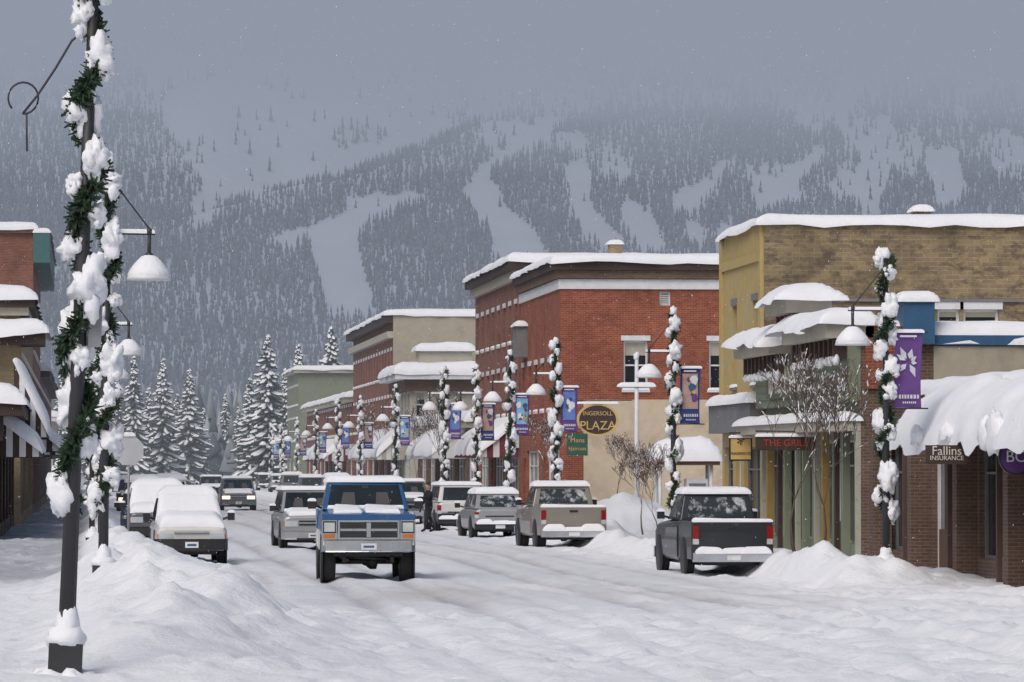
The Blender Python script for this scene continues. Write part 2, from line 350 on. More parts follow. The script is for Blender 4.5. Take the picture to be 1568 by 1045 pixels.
runs=[[(524,298),(634,290),(650,306),(579,338),(548,356),(556,400),(576,482),(512,482),(486,425),(470,370),(432,386),(406,366),(478,339),(528,324)],
 [(704,290),(745,256),(780,325),(818,350),(850,408),(756,408),(746,345),(726,328)],
 [(742,272),(800,226),(870,190),(840,172),(712,272)],
 [(868,250),(898,232),(908,320),(955,360),(938,400),(895,360),(872,320)],
 [(1025,300),(1060,285),(1100,245),(1130,240),(1065,330),(1035,330)],[(1150,300),(1250,226),(1270,232),(1202,310),(1160,332)],
 [(955,300),(1002,330),(1026,388),(982,388),(950,340)],[(1310,255),(1345,243),(1344,345),(1322,345)],[(1415,230),(1464,222),(1486,295),(1436,335)]]
bowl=[(286,360),(340,322),(400,302),(520,272),(640,232),(715,190),(780,165),(780,60),(200,60),(255,190),(306,280)]
def trees(x0,x1,y0,y1,s):
    gx,gy=np.meshgrid(np.arange(x0,x1,s),np.arange(y0,y1,s),indexing='ij')
    x=(gx+np.random.uniform(-.5,.5,gx.shape)*s).ravel(); y=(gy+np.random.uniform(-.5,.5,gx.shape)*s).ravel(); return x,y
x,y=trees(-700,2100,3480,5500,6.9); z=mz(x,y); px,py=proj(x,y,z)
vis=(px>-60)&(px<1640); keep=vis|(np.random.rand(len(x))<.1)
x,y,z,px,py=[q[keep] for q in (x,y,z,px,py)]
wx=px+14*(fbm(px/25,py/25,131)-.5); wy=py+14*(fbm(px/25,py/25,133)-.5)-4
dens=np.full(len(x),.98)
inr=np.zeros(len(x),bool)
for r in runs: inr|=inpoly(wx,wy,r)
st=fbm(px/30+py/90,py/130,141,3); st2=fbm(px/70-py/60,py/60,147,2)
right=sm(820,900,px)*(1-sm(385,430,py+30*(vn(px/60,px*0,3)-.5)))
mixn=st*.6+st2*.4
thr=.50+.12*sm(210,390,py)
dens=np.where(right>.5,np.where(mixn>thr,.08,.92),dens)
dens=np.where(inpoly(wx,wy,bowl),.022+.4*(fbm(px/40,py/25,151)>.68),dens)
dens=np.where((px>690)&(px<900)&(py<240),np.where(st2>.5,.08,.75),dens)
dens=np.where(py<175,dens*.4,dens)
dens[inr]=.004
k=np.random.rand(len(x))<dens; x,y,z=x[k],y[k],z[k]
def cones(name,x,y,z,h,rad,m,frost=.3,tiers=2,sides=5):
    n=len(x); Vs=[];Fs=[];Cs=[];off=0; DK=np.array([.03,.046,.05]); WT=np.array([.7,.74,.8])
    fr=np.clip(np.random.rand(n)*frost*1.6,0,1)
    for t in range(tiers):
        zb=z+h*(.12+.45*t*(2/tiers)*.9); zt=z+h*(.68 if t<tiers-1 else 1.0); r=rad*(1-.42*t*(2/tiers))
        ph=np.random.rand(n)*6.28
        P=np.zeros((n,sides+1,3)); C=np.zeros((n,sides+1,3))
        P[:,sides]=np.stack([x,y,zt],-1)
        fc=np.clip(fr*1.2+.12,0,1)[:,None]; C[:,sides]=DK*(1-fc)+WT*fc
        for s in range(sides):
            rr=r*np.random.uniform(.65,1.3,n); a=ph+s*2*math.pi/sides
            P[:,s]=np.stack([x+rr*np.cos(a),y+rr*np.sin(a),zb+h*np.random.uniform(-.04,.08,n)],-1)
            f2=(fr*.6*np.random.uniform(.2,1.6,n))[:,None]; C[:,s]=DK*(1-f2)+WT*f2
        idx=off+np.arange(n)[:,None]*(sides+1)
        for s in range(sides): Fs.append(np.concatenate([idx+s,idx+(s+1)%sides,idx+sides],1))
        Vs.append(P.reshape(-1,3)); Cs.append(C.reshape(-1,3)); off+=n*(sides+1)
    rawmesh(name,np.concatenate(Vs),np.concatenate(Fs),m,np.clip(np.concatenate(Cs),0,1))
fm=attrmat('forest_foliage')
h=np.random.uniform(8,17,len(x))*(.85+.4*vn(x/60,y/60,9)); cones('mountain_forest',x,y,z-1,h,h*.11+.3,fm,frost=.26)
n=2600; y=np.random.uniform(700,1500,n); x=np.random.uniform(-.08,.10,n)*y+20; h=np.random.uniform(7,15,n)*(.8+.5*vn(x/30,y/50,3))
cones('distant_tree_row',x,y,x*0-.5,h,h*.13+.4,fm,frost=.3,tiers=3,sides=6)
# ------------------------------------------------------------------ haze and low cloud (real volumes)
HZ=(.268,.305,.388)
def fogbox(name,dens,x0,x1,y0,y1,z0,z1,hz=HZ):
    m=bpy.data.materials.new(name); m.use_nodes=True; N=m.node_tree.nodes; Lk=m.node_tree.links; N.clear()
    o=N.new('ShaderNodeOutputMaterial'); ad=N.new('ShaderNodeAddShader'); ab=N.new('ShaderNodeVolumeAbsorption'); em=N.new('ShaderNodeEmission')
    ab.inputs['Color'].default_value=(0,0,0,1); ab.inputs['Density'].default_value=dens
    em.inputs['Color'].default_value=(*hz,1); em.inputs['Strength'].default_value=dens
    Lk.new(ab.outputs[0],ad.inputs[0]); Lk.new(em.outputs[0],ad.inputs[1]); Lk.new(ad.outputs[0],o.inputs['Volume'])
    V=[(a,b_,c) for a in (x0,x1) for b_ in (y0,y1) for c in (z0,z1)]
    me=bpy.data.meshes.new(name); me.from_pydata(V,[],[(0,1,3,2),(4,6,7,5),(0,4,5,1),(2,3,7,6),(0,2,6,4),(1,5,7,3)]); me.materials.append(m)
    ob=bpy.data.objects.new(name,me); COL.objects.link(ob)
fogbox('snowfall_haze',.0005,-300,400,160,640,-5,60,(.32,.35,.41))
fogbox('sky_haze',.000135,-3000,4500,660,8500,-20,1000)
fogbox('low_cloud',.0006,-2900,4400,2700,8400,300,900)
fogbox('low_cloud',.0018,-2800,4300,2800,8300,380,800)
# ------------------------------------------------------------------ conifers
def pine(seed,H=16,Rm=3.2,droop=.45):
    rr=random.Random(seed); b=B('pine_tree'); 
    b.tube('t',BRN,[(0,0,0),(0,0,H*.5),(0,0,H*.98)],[.22,.13,.02],6)
    z=.07*H; lvl=0
    PG=mat('pine_needles',(.04,.058,.05),.85,var=.5,nscale=2)
    while z<H*.985:
        f=z/H; r=Rm*(1-f)**.85*(.85+.3*MN.noise(Vector((z*.5,seed,0))))+.12; nb=int(8+5*(1-f)); ph=rr.random()*6
        for k in range(nb):
            if rr.random()<.12: continue
            a=ph+k*2*math.pi/nb+rr.uniform(-.3,.3); L=r*rr.uniform(.5,1.3); w=.22+.28*L**.6*rr.uniform(.7,1.2)
            ca,sa=math.cos(a),math.sin(a); V=[];S=[]
            z0=z+rr.uniform(-.55,.55)*(1-f*.7); dp=droop*rr.uniform(.6,1.4)
            for i,t in enumerate((0.05,.4,.75,1.0)):
                d=L*t; zz=z0-dp*L*t**1.6+(.12*L if t>.9 else 0); ww=w*(.35,1,.8,.15)[i]*.5*rr.uniform(.8,1.25)
                V+= [(ca*d-sa*ww,sa*d+ca*ww,zz-.10-.25*ww),(ca*d,sa*d,zz),(ca*d+sa*ww,sa*d-ca*ww,zz-.10-.25*ww)]
                hg=.22*rr.uniform(.5,1.4)*(0.4+.6*(1-f))
                V+= [(ca*d-sa*ww*.6,sa*d+ca*ww*.6,zz-.12-hg),(ca*d+sa*ww*.6,sa*d-ca*ww*.6,zz-.12-hg)]
                sw=ww*rr.uniform(.45,.95); th=.12*rr.uniform(.5,1.8)*(1 if t<.95 else .4)+.04
                S+= [(ca*d-sa*sw,sa*d+ca*sw,zz-.08),(ca*d,sa*d,zz+th),(ca*d+sa*sw,sa*d-ca*sw,zz-.08)]
            Fg=[];Fs=[]
            for i in range(3):
                o=i*5; Fg+=[(o,o+5,o+6,o+1),(o+1,o+6,o+7,o+2),(o,o+3,o+8,o+5),(o+2,o+7,o+9,o+4)]
                o=i*3; Fs+=[(o,o+3,o+4,o+1),(o+1,o+4,o+5,o+2)]
            b.add('t',V,Fg,PG); 
            if rr.random()<.8: b.add('t',S,Fs,SNOW,True)
        z+=H*.028*(1.15-.5*f); lvl+=1
    return b
pv=[pine(1),pine(2,16,2.6,.5),pine(3,16,3.8,.4)]
for i,(px,top,Yd) in enumerate([(410,508,500),(437,560,530),(383,575,545),(250,545,600),(205,540,590),(290,562,640),(160,560,560),(228,590,680),(272,600,700),(312,622,760),(345,600,800),(507,495,470),(457,522,480),(130,575,620),(180,600,700),(365,620,720),(328,640,820),(540,560,520),(95,560,600),(60,540,560)]):
    xx,zt=W(px,top,Yd); v=pv[i%3]; s=zt/16; wd=s*(1.2 if i==0 else R.uniform(1.0,1.3)); v.single((xx,Yd,-.2),R.random()*6,(wd,wd,s))
# ------------------------------------------------------------------ buildings
def wall(b,O,u,n,L,H,ops,m,dep=.2,z0=0,frame=WHITE,part='walls'):
    us=sorted(set([0,L]+[v for o in ops for v in (o[0],o[2])])); vs=sorted(set([z0,H]+[v for o in ops for v in (o[1],o[3])]))
    def pt(a,v,c=0): return (O[0]+u[0]*a+n[0]*c,O[1]+u[1]*a+n[1]*c,O[2]+v)
    for i in range(len(us)-1):
        for j in range(len(vs)-1):
            cu=(us[i]+us[i+1])/2; cv=(vs[j]+vs[j+1])/2
            if any(o[0]<cu<o[2] and o[1]<cv<o[3] for o in ops): continue
            b.add(part,[pt(us[i],vs[j]),pt(us[i+1],vs[j]),pt(us[i+1],vs[j+1]),pt(us[i],vs[j+1])],[(0,1,2,3)],m)
    for o in ops:
        a,c,d,e=o[:4]; kind=o[4] if len(o)>4 else 'w'; fr=o[5] if len(o)>5 else frame
        q=[(a,c),(d,c),(d,e),(a,e)]
        for k in range(4):
            p,r=q[k],q[(k+1)%4]; b.add(part,[pt(*p),pt(*r),pt(*r,-dep),pt(*p,-dep)],[(0,1,2,3)],m)
        b.add('windows',[pt(a,c,-dep+.02),pt(d,c,-dep+.02),pt(d,e,-dep+.02),pt(a,e,-dep+.02)],[(0,1,2,3)],GLASS if kind!='v' else GREY)
        w=.07; n0=-dep+.025; n1=-dep+.09
        for (p0,p1,q0,q1) in ((a,a+w,c,e),(d-w,d,c,e),(a+w,d-w,c,c+w),(a+w,d-w,e-w,e)): b.lb('window_frames',fr,O,u,n,p0,p1,q0,q1,n0,n1)
        if kind=='w':
            mid=(c+e)/2; b.lb('window_frames',fr,O,u,n,a+w,d-w,mid-.03,mid+.03,n0,n1-.01)
            b.lb('window_blinds',TAN,O,u,n,a+w,d-w,e-(e-c)*.3,e-w,n0-.003,n0+.01)
            b.lb('trim',fr,O,u,n,a-.08,d+.08,c-.1,c-.002,0.002,.09); b.lb('trim',fr,O,u,n,a-.1,d+.1,e+.002,e+.2,0.003,.05)
            P=[pt(a-.06,c,-.1),pt(d+.06,c,-.1),pt(d+.06,c,.1),pt(a-.06,c,.1)]; b.snow('snow',*P,.09,over=0)
        elif kind=='s':
            nm=max(1,int((d-a)/1.3))
            for i in range(1,nm):
                xx=a+(d-a)*i/nm; b.lb('window_frames',fr,O,u,n,xx-.035,xx+.035,c+w,e-w,n0,n1-.005)
            b.lb('window_frames',fr,O,u,n,a+w,d-w,e-.65,e-.6,n0,n1-.01)
        elif kind=='d':
            b.lb('door',BRN,O,u,n,a+w,d-w,c+w,c+.9,n0,n1-.015)
        elif kind=='v':
            for i in range(5): zz=c+.08+(e-c-.16)*i/5; b.lb('window_frames',fr,O,u,n,a+w,d-w,zz,zz+.04,n0,n1+.02)
def bldg(name,X,Y0,Y1,H,Wd,mf,ms,side=1,fops=None,sops=None,cor=None,cormat=WHITE,st=.4,frame=WHITE,gz=.12,wrap=True,nup=None,sh=3.3,shopm=None,build=True):
    b=B(name); L=Y1-Y0; n=(-side,0); u=(0,1)
    if fops is None:
        fops=[]; k=max(1,int(L/5.5))
        for i in range(k):
            a=L*i/k; w=L/k
            fops+= [(a+.35,.6,a+w*.66,3.0,'s'),(a+w*.70,.12,a+w*.70+.95,2.7,'d')]
        if H>7:
            nu=nup or max(2,int(L/2.6))
            for i in range(nu): c=L*(i+.5)/nu; fops.append((c-.45,4.6,c+.45,6.5,'w'))
        if H>10.5:
            for i in range(nu): c=L*(i+.5)/nu; fops.append((c-.45,7.7,c+.45,9.3,'w'))
    wall(b,(X,Y0,0),u,n,L,H,fops,mf,frame=frame)
    if shopm: b.lb('storefront_band',shopm,(X,Y0,0),u,n,.02,L-.02,3.15,3.9,.003,.12)
    if side==1: wall(b,(X,Y0,0),(1,0),(0,-1),Wd,H,sops or [],ms,frame=frame)
    else: wall(b,(X-Wd,Y0,0),(1,0),(0,-1),Wd,H,sops or [],ms,frame=frame)
    xa,xb=(X,X+Wd) if side==1 else (X-Wd,X)
    b.add('walls',[(xa,Y1,0),(xb,Y1,0),(xb,Y1,H),(xa,Y1,H)],[(0,1,2,3)],ms)
    xe=xb if side==1 else xa
    b.add('walls',[(xe,Y0,0),(xe,Y1,0),(xe,Y1,H),(xe,Y0,H)],[(0,1,2,3)],ms)
    b.box('roof',GREY,xa+.01,xb-.01,Y0+.01,Y1-.01,H-.3,H-.004)
    o=0
    if cor:
        for (z0,z1,pr,m) in cor:
            b.lb('cornice',m,(X,Y0,0),u,n,(-pr if wrap else 0),L,z0,z1,.003,pr)
            if wrap:
                if side==1: b.lb('cornice',m,(X,Y0,0),(1,0),(0,-1),.0,Wd,z0,z1,.003,pr)
                else: b.lb('cornice',m,(X-Wd,Y0,0),(1,0),(0,-1),0,Wd,z0,z1,.003,pr)
        o=max(c[2] for c in cor if c[1]>H-.4) if any(c[1]>H-.4 for c in cor) else 0
    xo0=xa-(o if side==1 else 0); xo1=xb+(o if side==-1 else 0)
    if st: b.snow('roof_snow',(xo0,Y0-(o if wrap else 0),H),(xo1,Y0-(o if wrap else 0),H),(xo1,Y1,H),(xo0,Y1,H),st,seed=int(Y0),step=.7,over=.08,wave=.12)
    return b
FX=18.3
def Yx(px): return YF(px,FX)
# yellow building
Y0,Y1=Yx(1170),Yx(1106); H=WZ(1172,342,Y0)
b=bldg('yellow_brick_building',FX,Y0,Y1,H,34,YEL,YELB,fops=[(1.2,4.6,2.0,6.9,'w',GREY),(5.2,4.6,6.0,6.9,'w',GREY),(.8,.5,3.8,2.9,'s',GREY),(4.4,.12,5.4,2.7,'d'),(6,.5,Y1-Y0-.5,2.9,'s',GREY)],
  cor=[(H-.05,H+.02,.06,YEL)],wrap=False,st=.28,
  sops=[(WX(1436,Y0)-FX,WZ(1436,512,Y0),WX(1470,Y0)-FX,WZ(1436,474,Y0),'w'),(WX(1476,Y0)-FX,WZ(1436,512,Y0),WX(1530,Y0)-FX,WZ(1436,474,Y0),'w')])
b.lb('cornice',GREY,(FX,Y0,0),(0,1),(-1,0),0,Y1-Y0,3.3,4.1,.003,.4); b.snow('snow',(FX-.45,Y0-.1,4.1),(FX,Y0-.1,4.1),(FX,Y1,4.1),(FX-.45,Y1,4.1),.28,seed=4)
for k in (.05,(Y1-Y0)-.35): b.lb('trim',YEL,(FX,Y0,0),(0,1),(-1,0),k,k+.3,4.2,H-.1,.003,.1)
b.lb('trim',YEL,(FX,Y0,0),(0,1),(-1,0),0.36,Y1-Y0-.36,H-1.0,H-.75,.003,.08)
b.lb('ledge',GREY,(FX,Y0,0),(1,0),(0,-1),1.2,33,WZ(1436,458,Y0)-.08,WZ(1436,458,Y0),.004,.08)
cx=WX(1410,Y0+4); b.box('chimney',YELB,cx-.22,cx+.22,Y0+3.5,Y0+4.2,H-.2,H+.55); b.snow('snow',(cx-.28,Y0+3.4,H+.55),(cx+.28,Y0+3.4,H+.55),(cx+.28,Y0+4.2,H+.55),(cx-.28,Y0+4.2,H+.55),.22)
b.finish()
# red brick plaza
Y0,Y1=Yx(858),Yx(797); H=WZ(860,400,Y0); zc=WZ(860,612,Y0)
zz=lambda p:WZ(980,p,Y0)
xx=lambda p:WX(p,Y0)-FX
b=bldg('brick_plaza_building',FX,Y0,Y1,H,30,REDB,REDB,st=.3,
  cor=[(H-.35,H-.0,.35,DKBR),(H-.68,H-.352,.2,BRNB),(H-1.08,H-.70,.08,WHITE)],
  sops=[(xx(955),zz(597),xx(992),zz(522),'w'),(xx(1086),zz(597),xx(1122),zz(522),'w'),(xx(1010),zz(468),xx(1027),zz(447),'v')])
b.lb('lower_wall',CREAM,(FX,Y0,0),(1,0),(0,-1),.9,29,.0,zc,.003,.05)
cx=WX(942,Y0+3); b.box('chimney',TANB,cx-.25,cx+.25,Y0+2.6,Y0+3.3,H-.2,H+.8); b.snow('snow',(cx-.3,Y0+2.6,H+.8),(cx+.3,Y0+2.6,H+.8),(cx+.3,Y0+3.3,H+.8),(cx-.3,Y0+3.3,H+.8),.2)
b.lb('oriel',GREY,(FX,Y0,0),(0,1),(-1,0),Y1-Y0-3.2,Y1-Y0-1.4,6.9,8.2,.003,.45); b.snow('snow',(FX-.5,Y1-3.3,8.2),(FX,Y1-3.3,8.2),(FX,Y1-1.3,8.2),(FX-.5,Y1-1.3,8.2),.25)
b.finish()
Y0,Y1=Yx(795),Yx(728); H=WZ(795,400,Y0)
b=bldg('old_brick_building',FX,Y0,Y1,H,26,REDB2,REDB2,st=.35,cor=[(H-.4,H,.5,DKBR),(H-.8,H-.402,.25,TAN)],shopm=WHITE)
b.finish()
Y0,Y1=Yx(727),Yx(640)
b=bldg('low_storefront',FX,Y0,Y1,4.6,22,BRNB,BEIGE,st=.5,cor=[(4.2,4.6,.4,TAN)],shopm=MAROON); b.finish()
Y0,Y1=Yx(628),Yx(604); H=WZ(640,572,Y0)
xx=lambda p:WX(p,Y0)-FX; zz=lambda p:WZ(640,p,Y0)
b=bldg('cream_corner_building',FX,Y0,Y1,H,20,TAN,TAN,st=.65,cor=[(H-.35,H,.9,WHITE),(H-1.0,H-.353,.35,BRN)],sops=[(xx(636),zz(640),xx(652),zz(600),'w'),(xx(668),zz(640),xx(682),zz(600),'w'),(xx(696),zz(640),xx(710),zz(600),'w'),(.6,.8,2.2,3.3,'s')])
b.box('dormer',TAN,FX+.6,FX+3.6,Y0+1,Y0+4,H-.1,H+1.3); b.snow('roof_snow',(FX+.4,Y0+.8,H+1.3),(FX+3.8,Y0+.8,H+1.3),(FX+3.8,Y0+4,H+1.3),(FX+.4,Y0+4,H+1.3),.5)
b.finish()
Y0,Y1=Yx(602),Yx(541); H=WZ(604,482,Y0)
b=bldg('beige_block_building',FX,Y0,Y1,H,24,REDB2,BEIGE,st=.35,cor=[(H-.5,H,.5,DKBR),(H-1.4,H-1.0,.35,TAN)],wrap=False,shopm=TAN); b.finish()
Y0,Y1=Yx(540),Yx(470)
b=bldg('brick_row_building',FX,Y0,Y1,7.2,18,REDB2,REDB,st=.4,cor=[(6.8,7.2,.4,TAN)],shopm=WHITE); b.finish()
Y0,Y1=Yx(457),Yx(440); H=WZ(460,566,Y0)
b=bldg('olive_hall',FX,Y0,Y1,H,26,OLIVE,OLIVE,st=.35,cor=[(H-.3,H,.4,TAN)]); b.finish()
# green shop with false front
Y0,Y1=Yx(1318),Yx(1172); L=Y1-Y0; Hc=5.35
b=bldg('green_false_front_shop',FX,Y0,Y1,Hc,20,SAGE,BRNB,st=.45,wrap=False,
  fops=[(.4,.5,2.6,3.0,'s',PALE),(2.9,.12,3.9,2.8,'d'),(4.2,.5,6.8,3.0,'s',PALE),(7.3,.5,9.6,3.0,'s',PALE),(9.9,.12,10.9,2.8,'d'),(11.2,.5,L-.4,3.0,'s',PALE)])
O=(FX,Y0,0);u=(0,1);n=(-1,0)
b.lb('false_front',SAGE,O,u,n,0,L,3.9,5.9,.003,.25)
for i in range(9): b.lb('siding',SAGE,O,u,n,.02,L-.02,3.92+i*.2,3.92+i*.2+.16,.251,.268)
for (a,c,zt,zb) in ((.0,L*.44,5.75,5.4),(L*.40,L*.62,6.55,6.2),(L*.60,L,5.6,5.25)):
    b.lb('cornice',SAGE,O,u,n,a,c,zb-.5,zb-.003,.254,.3)
    b.lb('cornice',TAN,O,u,n,a-.1,c+.1,zb,zt,-.3,.85)
    b.snow('snow',(FX-.95,Y0+a-.2,zt),(FX+.4,Y0+a-.2,zt),(FX+.4,Y0+c+.2,zt),(FX-.95,Y0+c+.2,zt),.42,seed=int(a),over=.12,wave=.2)
    k=a+.2
    while k<c-.1:
        b.lb('brackets',DKBR if zt<6 else MAROON,O,u,n,k,k+.18,zb-.5,zb-.002,.27,.62)
        b.blob('snow',SNOW,(FX-.55,Y0+k+.05,zb-.52),.1,.1,.13,seed=int(k*7)); k+=.7
b.lb('canopy',TAN,O,u,n,0,L,3.2,3.45,.003,.8); b.snow('snow',(FX-.85,Y0,3.45),(FX,Y0,3.45),(FX,Y1,3.45),(FX-.85,Y1,3.45),.22,seed=9)
for i in range(11): k=L*i/10.; b.lb('pilasters',(PALE,SAGE,DKBR,OCHRE,PALE,SAGE)[i%6],O,u,n,min(k,L-.22),min(k,L-.22)+.2,.1,3.19,.003,.18 if i%2 else .12)
xb0,xb1=WX(1384,Y0-.3)-FX,WX(1432,Y0-.3)-FX
b.lb('parapet',BLUE,(FX,Y0,0),(1,0),(0,-1),xb0,xb1,WZ(1400,527,Y0),WZ(1400,462,Y0),-.6,.3); 
zt=WZ(1400,462,Y0); b.snow('snow',(FX+xb0-.1,Y0-.35,zt),(FX+xb1+.1,Y0-.35,zt),(FX+xb1+.1,Y0+.6,zt),(FX+xb0-.1,Y0+.6,zt),.28)
b.lb('parapet',REDB,(FX,Y0,0),(1,0),(0,-1),.1,xb0-.02,4.2,WZ(1400,500,Y0),-.5,.1)
b.lb('fascia',BLUE,(FX,Y0,0),(1,0),(0,-1),xb1+.02,19.9,Hc-.12,Hc+.12,-.3,.12)
b.lb('upper_wall',BEIGE,(FX,Y0,0),(1,0),(0,-1),xb1+.02,19.8,3.3,Hc-.14,.003,.06)
e=b.finish()
b=B('shop_name_board'); b.lb('board',mat('sign_green',(.10,.12,.08),.7),(0,0,0),(0,1),(-1,0),-3.6,3.6,-.42,.42,.0,.06)
e=b.finish((FX-.30,Y0+L*.60,4.55)); text(e,'sign_letters','BRICKHOUSE',.98,(-.08,0,0),(math.pi/2,0,-math.pi/2),mat('pale_letters',(.6,.58,.5),.6),.02)
# insurance shop
Y0,Y1=76.0,Yx(1380); L=Y1-Y0; Fx=18.0
b=bldg('insurance_shop',Fx,Y0,Y1,3.95,20,BRNB,BRNB,st=.3,wrap=False,fops=[(L*i/5+.5,.5 if i%2==0 else .12,L*(i+1)/5-.25,2.85,'s' if i%2==0 else 'd',(GREY,WHITE)[i%2]) for i in range(5)])
PB=mat('post_brown',(.10,.06,.05),.7)
for i in range(6):
    k=min(L*i/5,L-.45); b.lb('piers',BRNB,(Fx,Y0,0),(0,1),(-1,0),k,k+.45,0,2.95,.003,.42)
    if i<5:
        b.lb('piers',PB,(Fx,Y0,0),(0,1),(-1,0),k+1.6,k+1.72,0.1,2.9,.003,.3); b.lb('panels',BLUE if i>2 else WHITE,(Fx,Y0,0),(0,1),(-1,0),k+.5,k+1.55,.15,.6,.003,.2)
Ya=YF(1366,16.7)-.2; xo=Fx-1.3; za,zb=2.98,3.75
V=[(xo,Y0-.3,za),(Fx,Y0-.3,zb),(Fx,Ya,zb),(xo,Ya,za)]; V2=[(x_,y_,z_-.14) for x_,y_,z_ in V]
b.add('awning',V+V2,[(0,1,2,3),(7,6,5,4),(0,4,5,1),(1,5,6,2),(2,6,7,3),(3,7,4,0)],BRN)
b.snow('awning_snow',(xo-.05,Y0-.3,za),(Fx+.1,Y0-.3,zb+.1),(Fx+.1,Ya+.05,zb+.1),(xo-.05,Ya+.05,za),.46,seed=3,over=.12,rough=.4,wave=.35)
for i,(yy,s_) in enumerate(((82.5,1.0),(83.3,.7),(87.2,.6),(90.2,.5))):
    b.blob('awning_snow',SNOW,(xo-.12,yy,za-.02),.15,.4*s_+.1,.42*s_,seed=i+4,nu=14,nv=10)
b.lb('sign_fascia',DKBR,(Fx,Y0,0),(0,1),(-1,0),0,L,2.93,3.15,.003,.1)
e=b.finish()
def signboard(name,px,py0,py1,Yd,w,m,lines,tm=GOLD,oval=False,post=None,th=.06,frame=None,arm=True):
    x0,zt=W(px,py0,Yd); zb=WZ(px,py1,Yd); h=zt-zb; b=B(name); zc=(zt+zb)/2
    if oval:
        for (k,mm,t) in ((1,frame or GOLD,th),(.88,m,th+.02)):
            n=28; V=[];
            for s in (-t/2,t/2):
                for i in range(n): a=2*math.pi*i/n; V.append((w/2*k*math.cos(a),s,h/2*k*math.sin(a)))
            b.add('board',V,[tuple(range(n)),tuple(range(2*n-1,n-1,-1))]+[(i,(i+1)%n,n+(i+1)%n,n+i) for i in range(n)],mm)
    else:
        b.box('board',frame or m,-w/2,w/2,-th/2,th/2,-h/2,h/2); b.box('face',m,-w/2+.04,w/2-.04,-th/2-.006,th/2+.006,-h/2+.04,h/2-.04)
    if arm:
        b.cyl('bracket',DARK,(-w/2,0,h/2+.12),(w/2+.5,0,h/2+.12),.02); b.cyl('bracket',DARK,(-w*.3,0,h/2-.02),(-w*.3,0,h/2+.12),.012); b.cyl('bracket',DARK,(w*.3,0,h/2-.02),(w*.3,0,h/2+.12),.012)
        b.snow('snow',(-w/2,-th,h/2),(w/2,-th,h/2),(w/2,th,h/2),(-w/2,th,h/2),.07,over=.01)
    if post: b.cyl('post',DARK,(0,0,-zc),(0,0,-h/2),.03)
    e=b.finish((x0,Yd,zc))
    nl=len(lines)
    for i,(tx,sz) in enumerate(lines): text(e,'lettering',tx,sz,(0,-th/2-.02,h*(.5-(i+.5)/nl)*.75),(math.pi/2,0,0),tm,.004)
    return e
signboard('plaza_sign',915,618,668,172,1.6,DKBR,[('INGERSOLL',.22),('PLAZA',.46)],oval=True)
signboard('haircut_sign',884,664,698,174,.8,mat('green_sign',(.03,.10,.07),.5),[('Mens',.26),('Haircuts',.2)],arm=False)
signboard('shop_sign',1134,670,706,121.5,.62,GOLD,[('*',.5),('TRADING CO',.1)],tm=BLK,frame=BLK)
signboard('hanging_sign',1203,668,690,112,1.5,DKBR,[('THE GRILL',.24)],tm=mat('red_letters',(.4,.05,.03),.6))
signboard('insurance_sign',1449,682,711,86,.8,DKBR,[('Fallins',.24),('INSURANCE',.12)],tm=MATS['pale_letters'],arm=False)
signboard('purple_sign',1556,672,728,82,.66,mat('purple_sign_paint',(.09,.03,.17),.5),[('BO',.3)],tm=WHITE,oval=True,arm=False,frame=BLK)
# left side buildings
LX=-2.4
b=bldg('tan_brick_shop',LX,172,212,8.6,14,TANB,TANB,side=-1,st=.55,cor=[(8.3,8.6,.5,DKBR),(8.0,8.297,.3,TAN)],shopm=DKBR)
b.box('marquee',DKBR,LX-10,LX+.9,171.0,175,6.9,7.35); b.snow('snow',(LX-10,170.9,7.35),(LX+1.0,170.9,7.35),(LX+1.0,175.1,7.35),(LX-10,175.1,7.35),.55,seed=8,over=.1,wave=.2)
b.finish()
Ht=WZ(45,350,213)
b=bldg('brick_commercial_building',LX,213,248,Ht,12,REDB2,REDB2,side=-1,st=.3,cor=[(Ht-.22,Ht,.2,BRNB)],)
b.lb('cornice',TEAL,(LX,213,0),(0,1),(-1,0),-.3,35,Ht-1.6,Ht-.23,-.75,-.003); b.snow('snow',(LX,212.7,Ht-.2),(LX+.8,212.7,Ht-.2),(LX+.8,248,Ht-.2),(LX,248,Ht-.2),.25)
b.finish()
b=bldg('brown_hotel',LX,249,330,7.6,12,BRNB,BRNB,side=-1,st=.4,cor=[(7.2,7.6,.5,DKBR)],shopm=DKBR); b.finish()
b=bldg('corner_shop',LX,350,420,6.2,12,TAN,TAN,side=-1,st=.4,cor=[(5.8,6.2,.5,WHITE)]); b.finish()
b=bldg('dark_brown_shop',LX-.2,140,170,4.3,12,DKBR,DKBR,side=-1,st=.6,cor=[(3.9,4.3,.7,DKBR)],shopm=DKBR)
b.finish()
def awning(name,X,side,y0,y1,z0,z1,out,m,snow=.3):
    b=B(name); xo=X-side*out
    V=[(xo,y0,z0),(X,y0,z1),(X,y1,z1),(xo,y1,z0),(xo,y0,z0-.25),(xo,y1,z0-.25),(X,y0,z0-.25),(X,y1,z0-.25)]
    b.add('canvas',V,[(0,1,2,3),(0,3,5,4),(3,2,7,5)],m)
    V=[];
    for i in range(6):
        t0=i/6;t1=(i+1)/6
        q=[(xo+(X-xo)*t0,y0,z0-.25),(xo+(X-xo)*t1,y0,z0-.25),(xo+(X-xo)*t1,y0,z0+(z1-z0)*t1),(xo+(X-xo)*t0,y0,z0+(z1-z0)*t0)]
        b.add('canvas',q,[(0,1,2,3)],m if i%2 else WHITE)
    a=[(xo,y0,z0+.01),(X,y0,z1+.01),(X,y1,z1+.01),(xo,y1,z0+.01)]
    b.snow('snow',*a,snow,seed=int(y0),over=.06,wave=.1); b.finish()
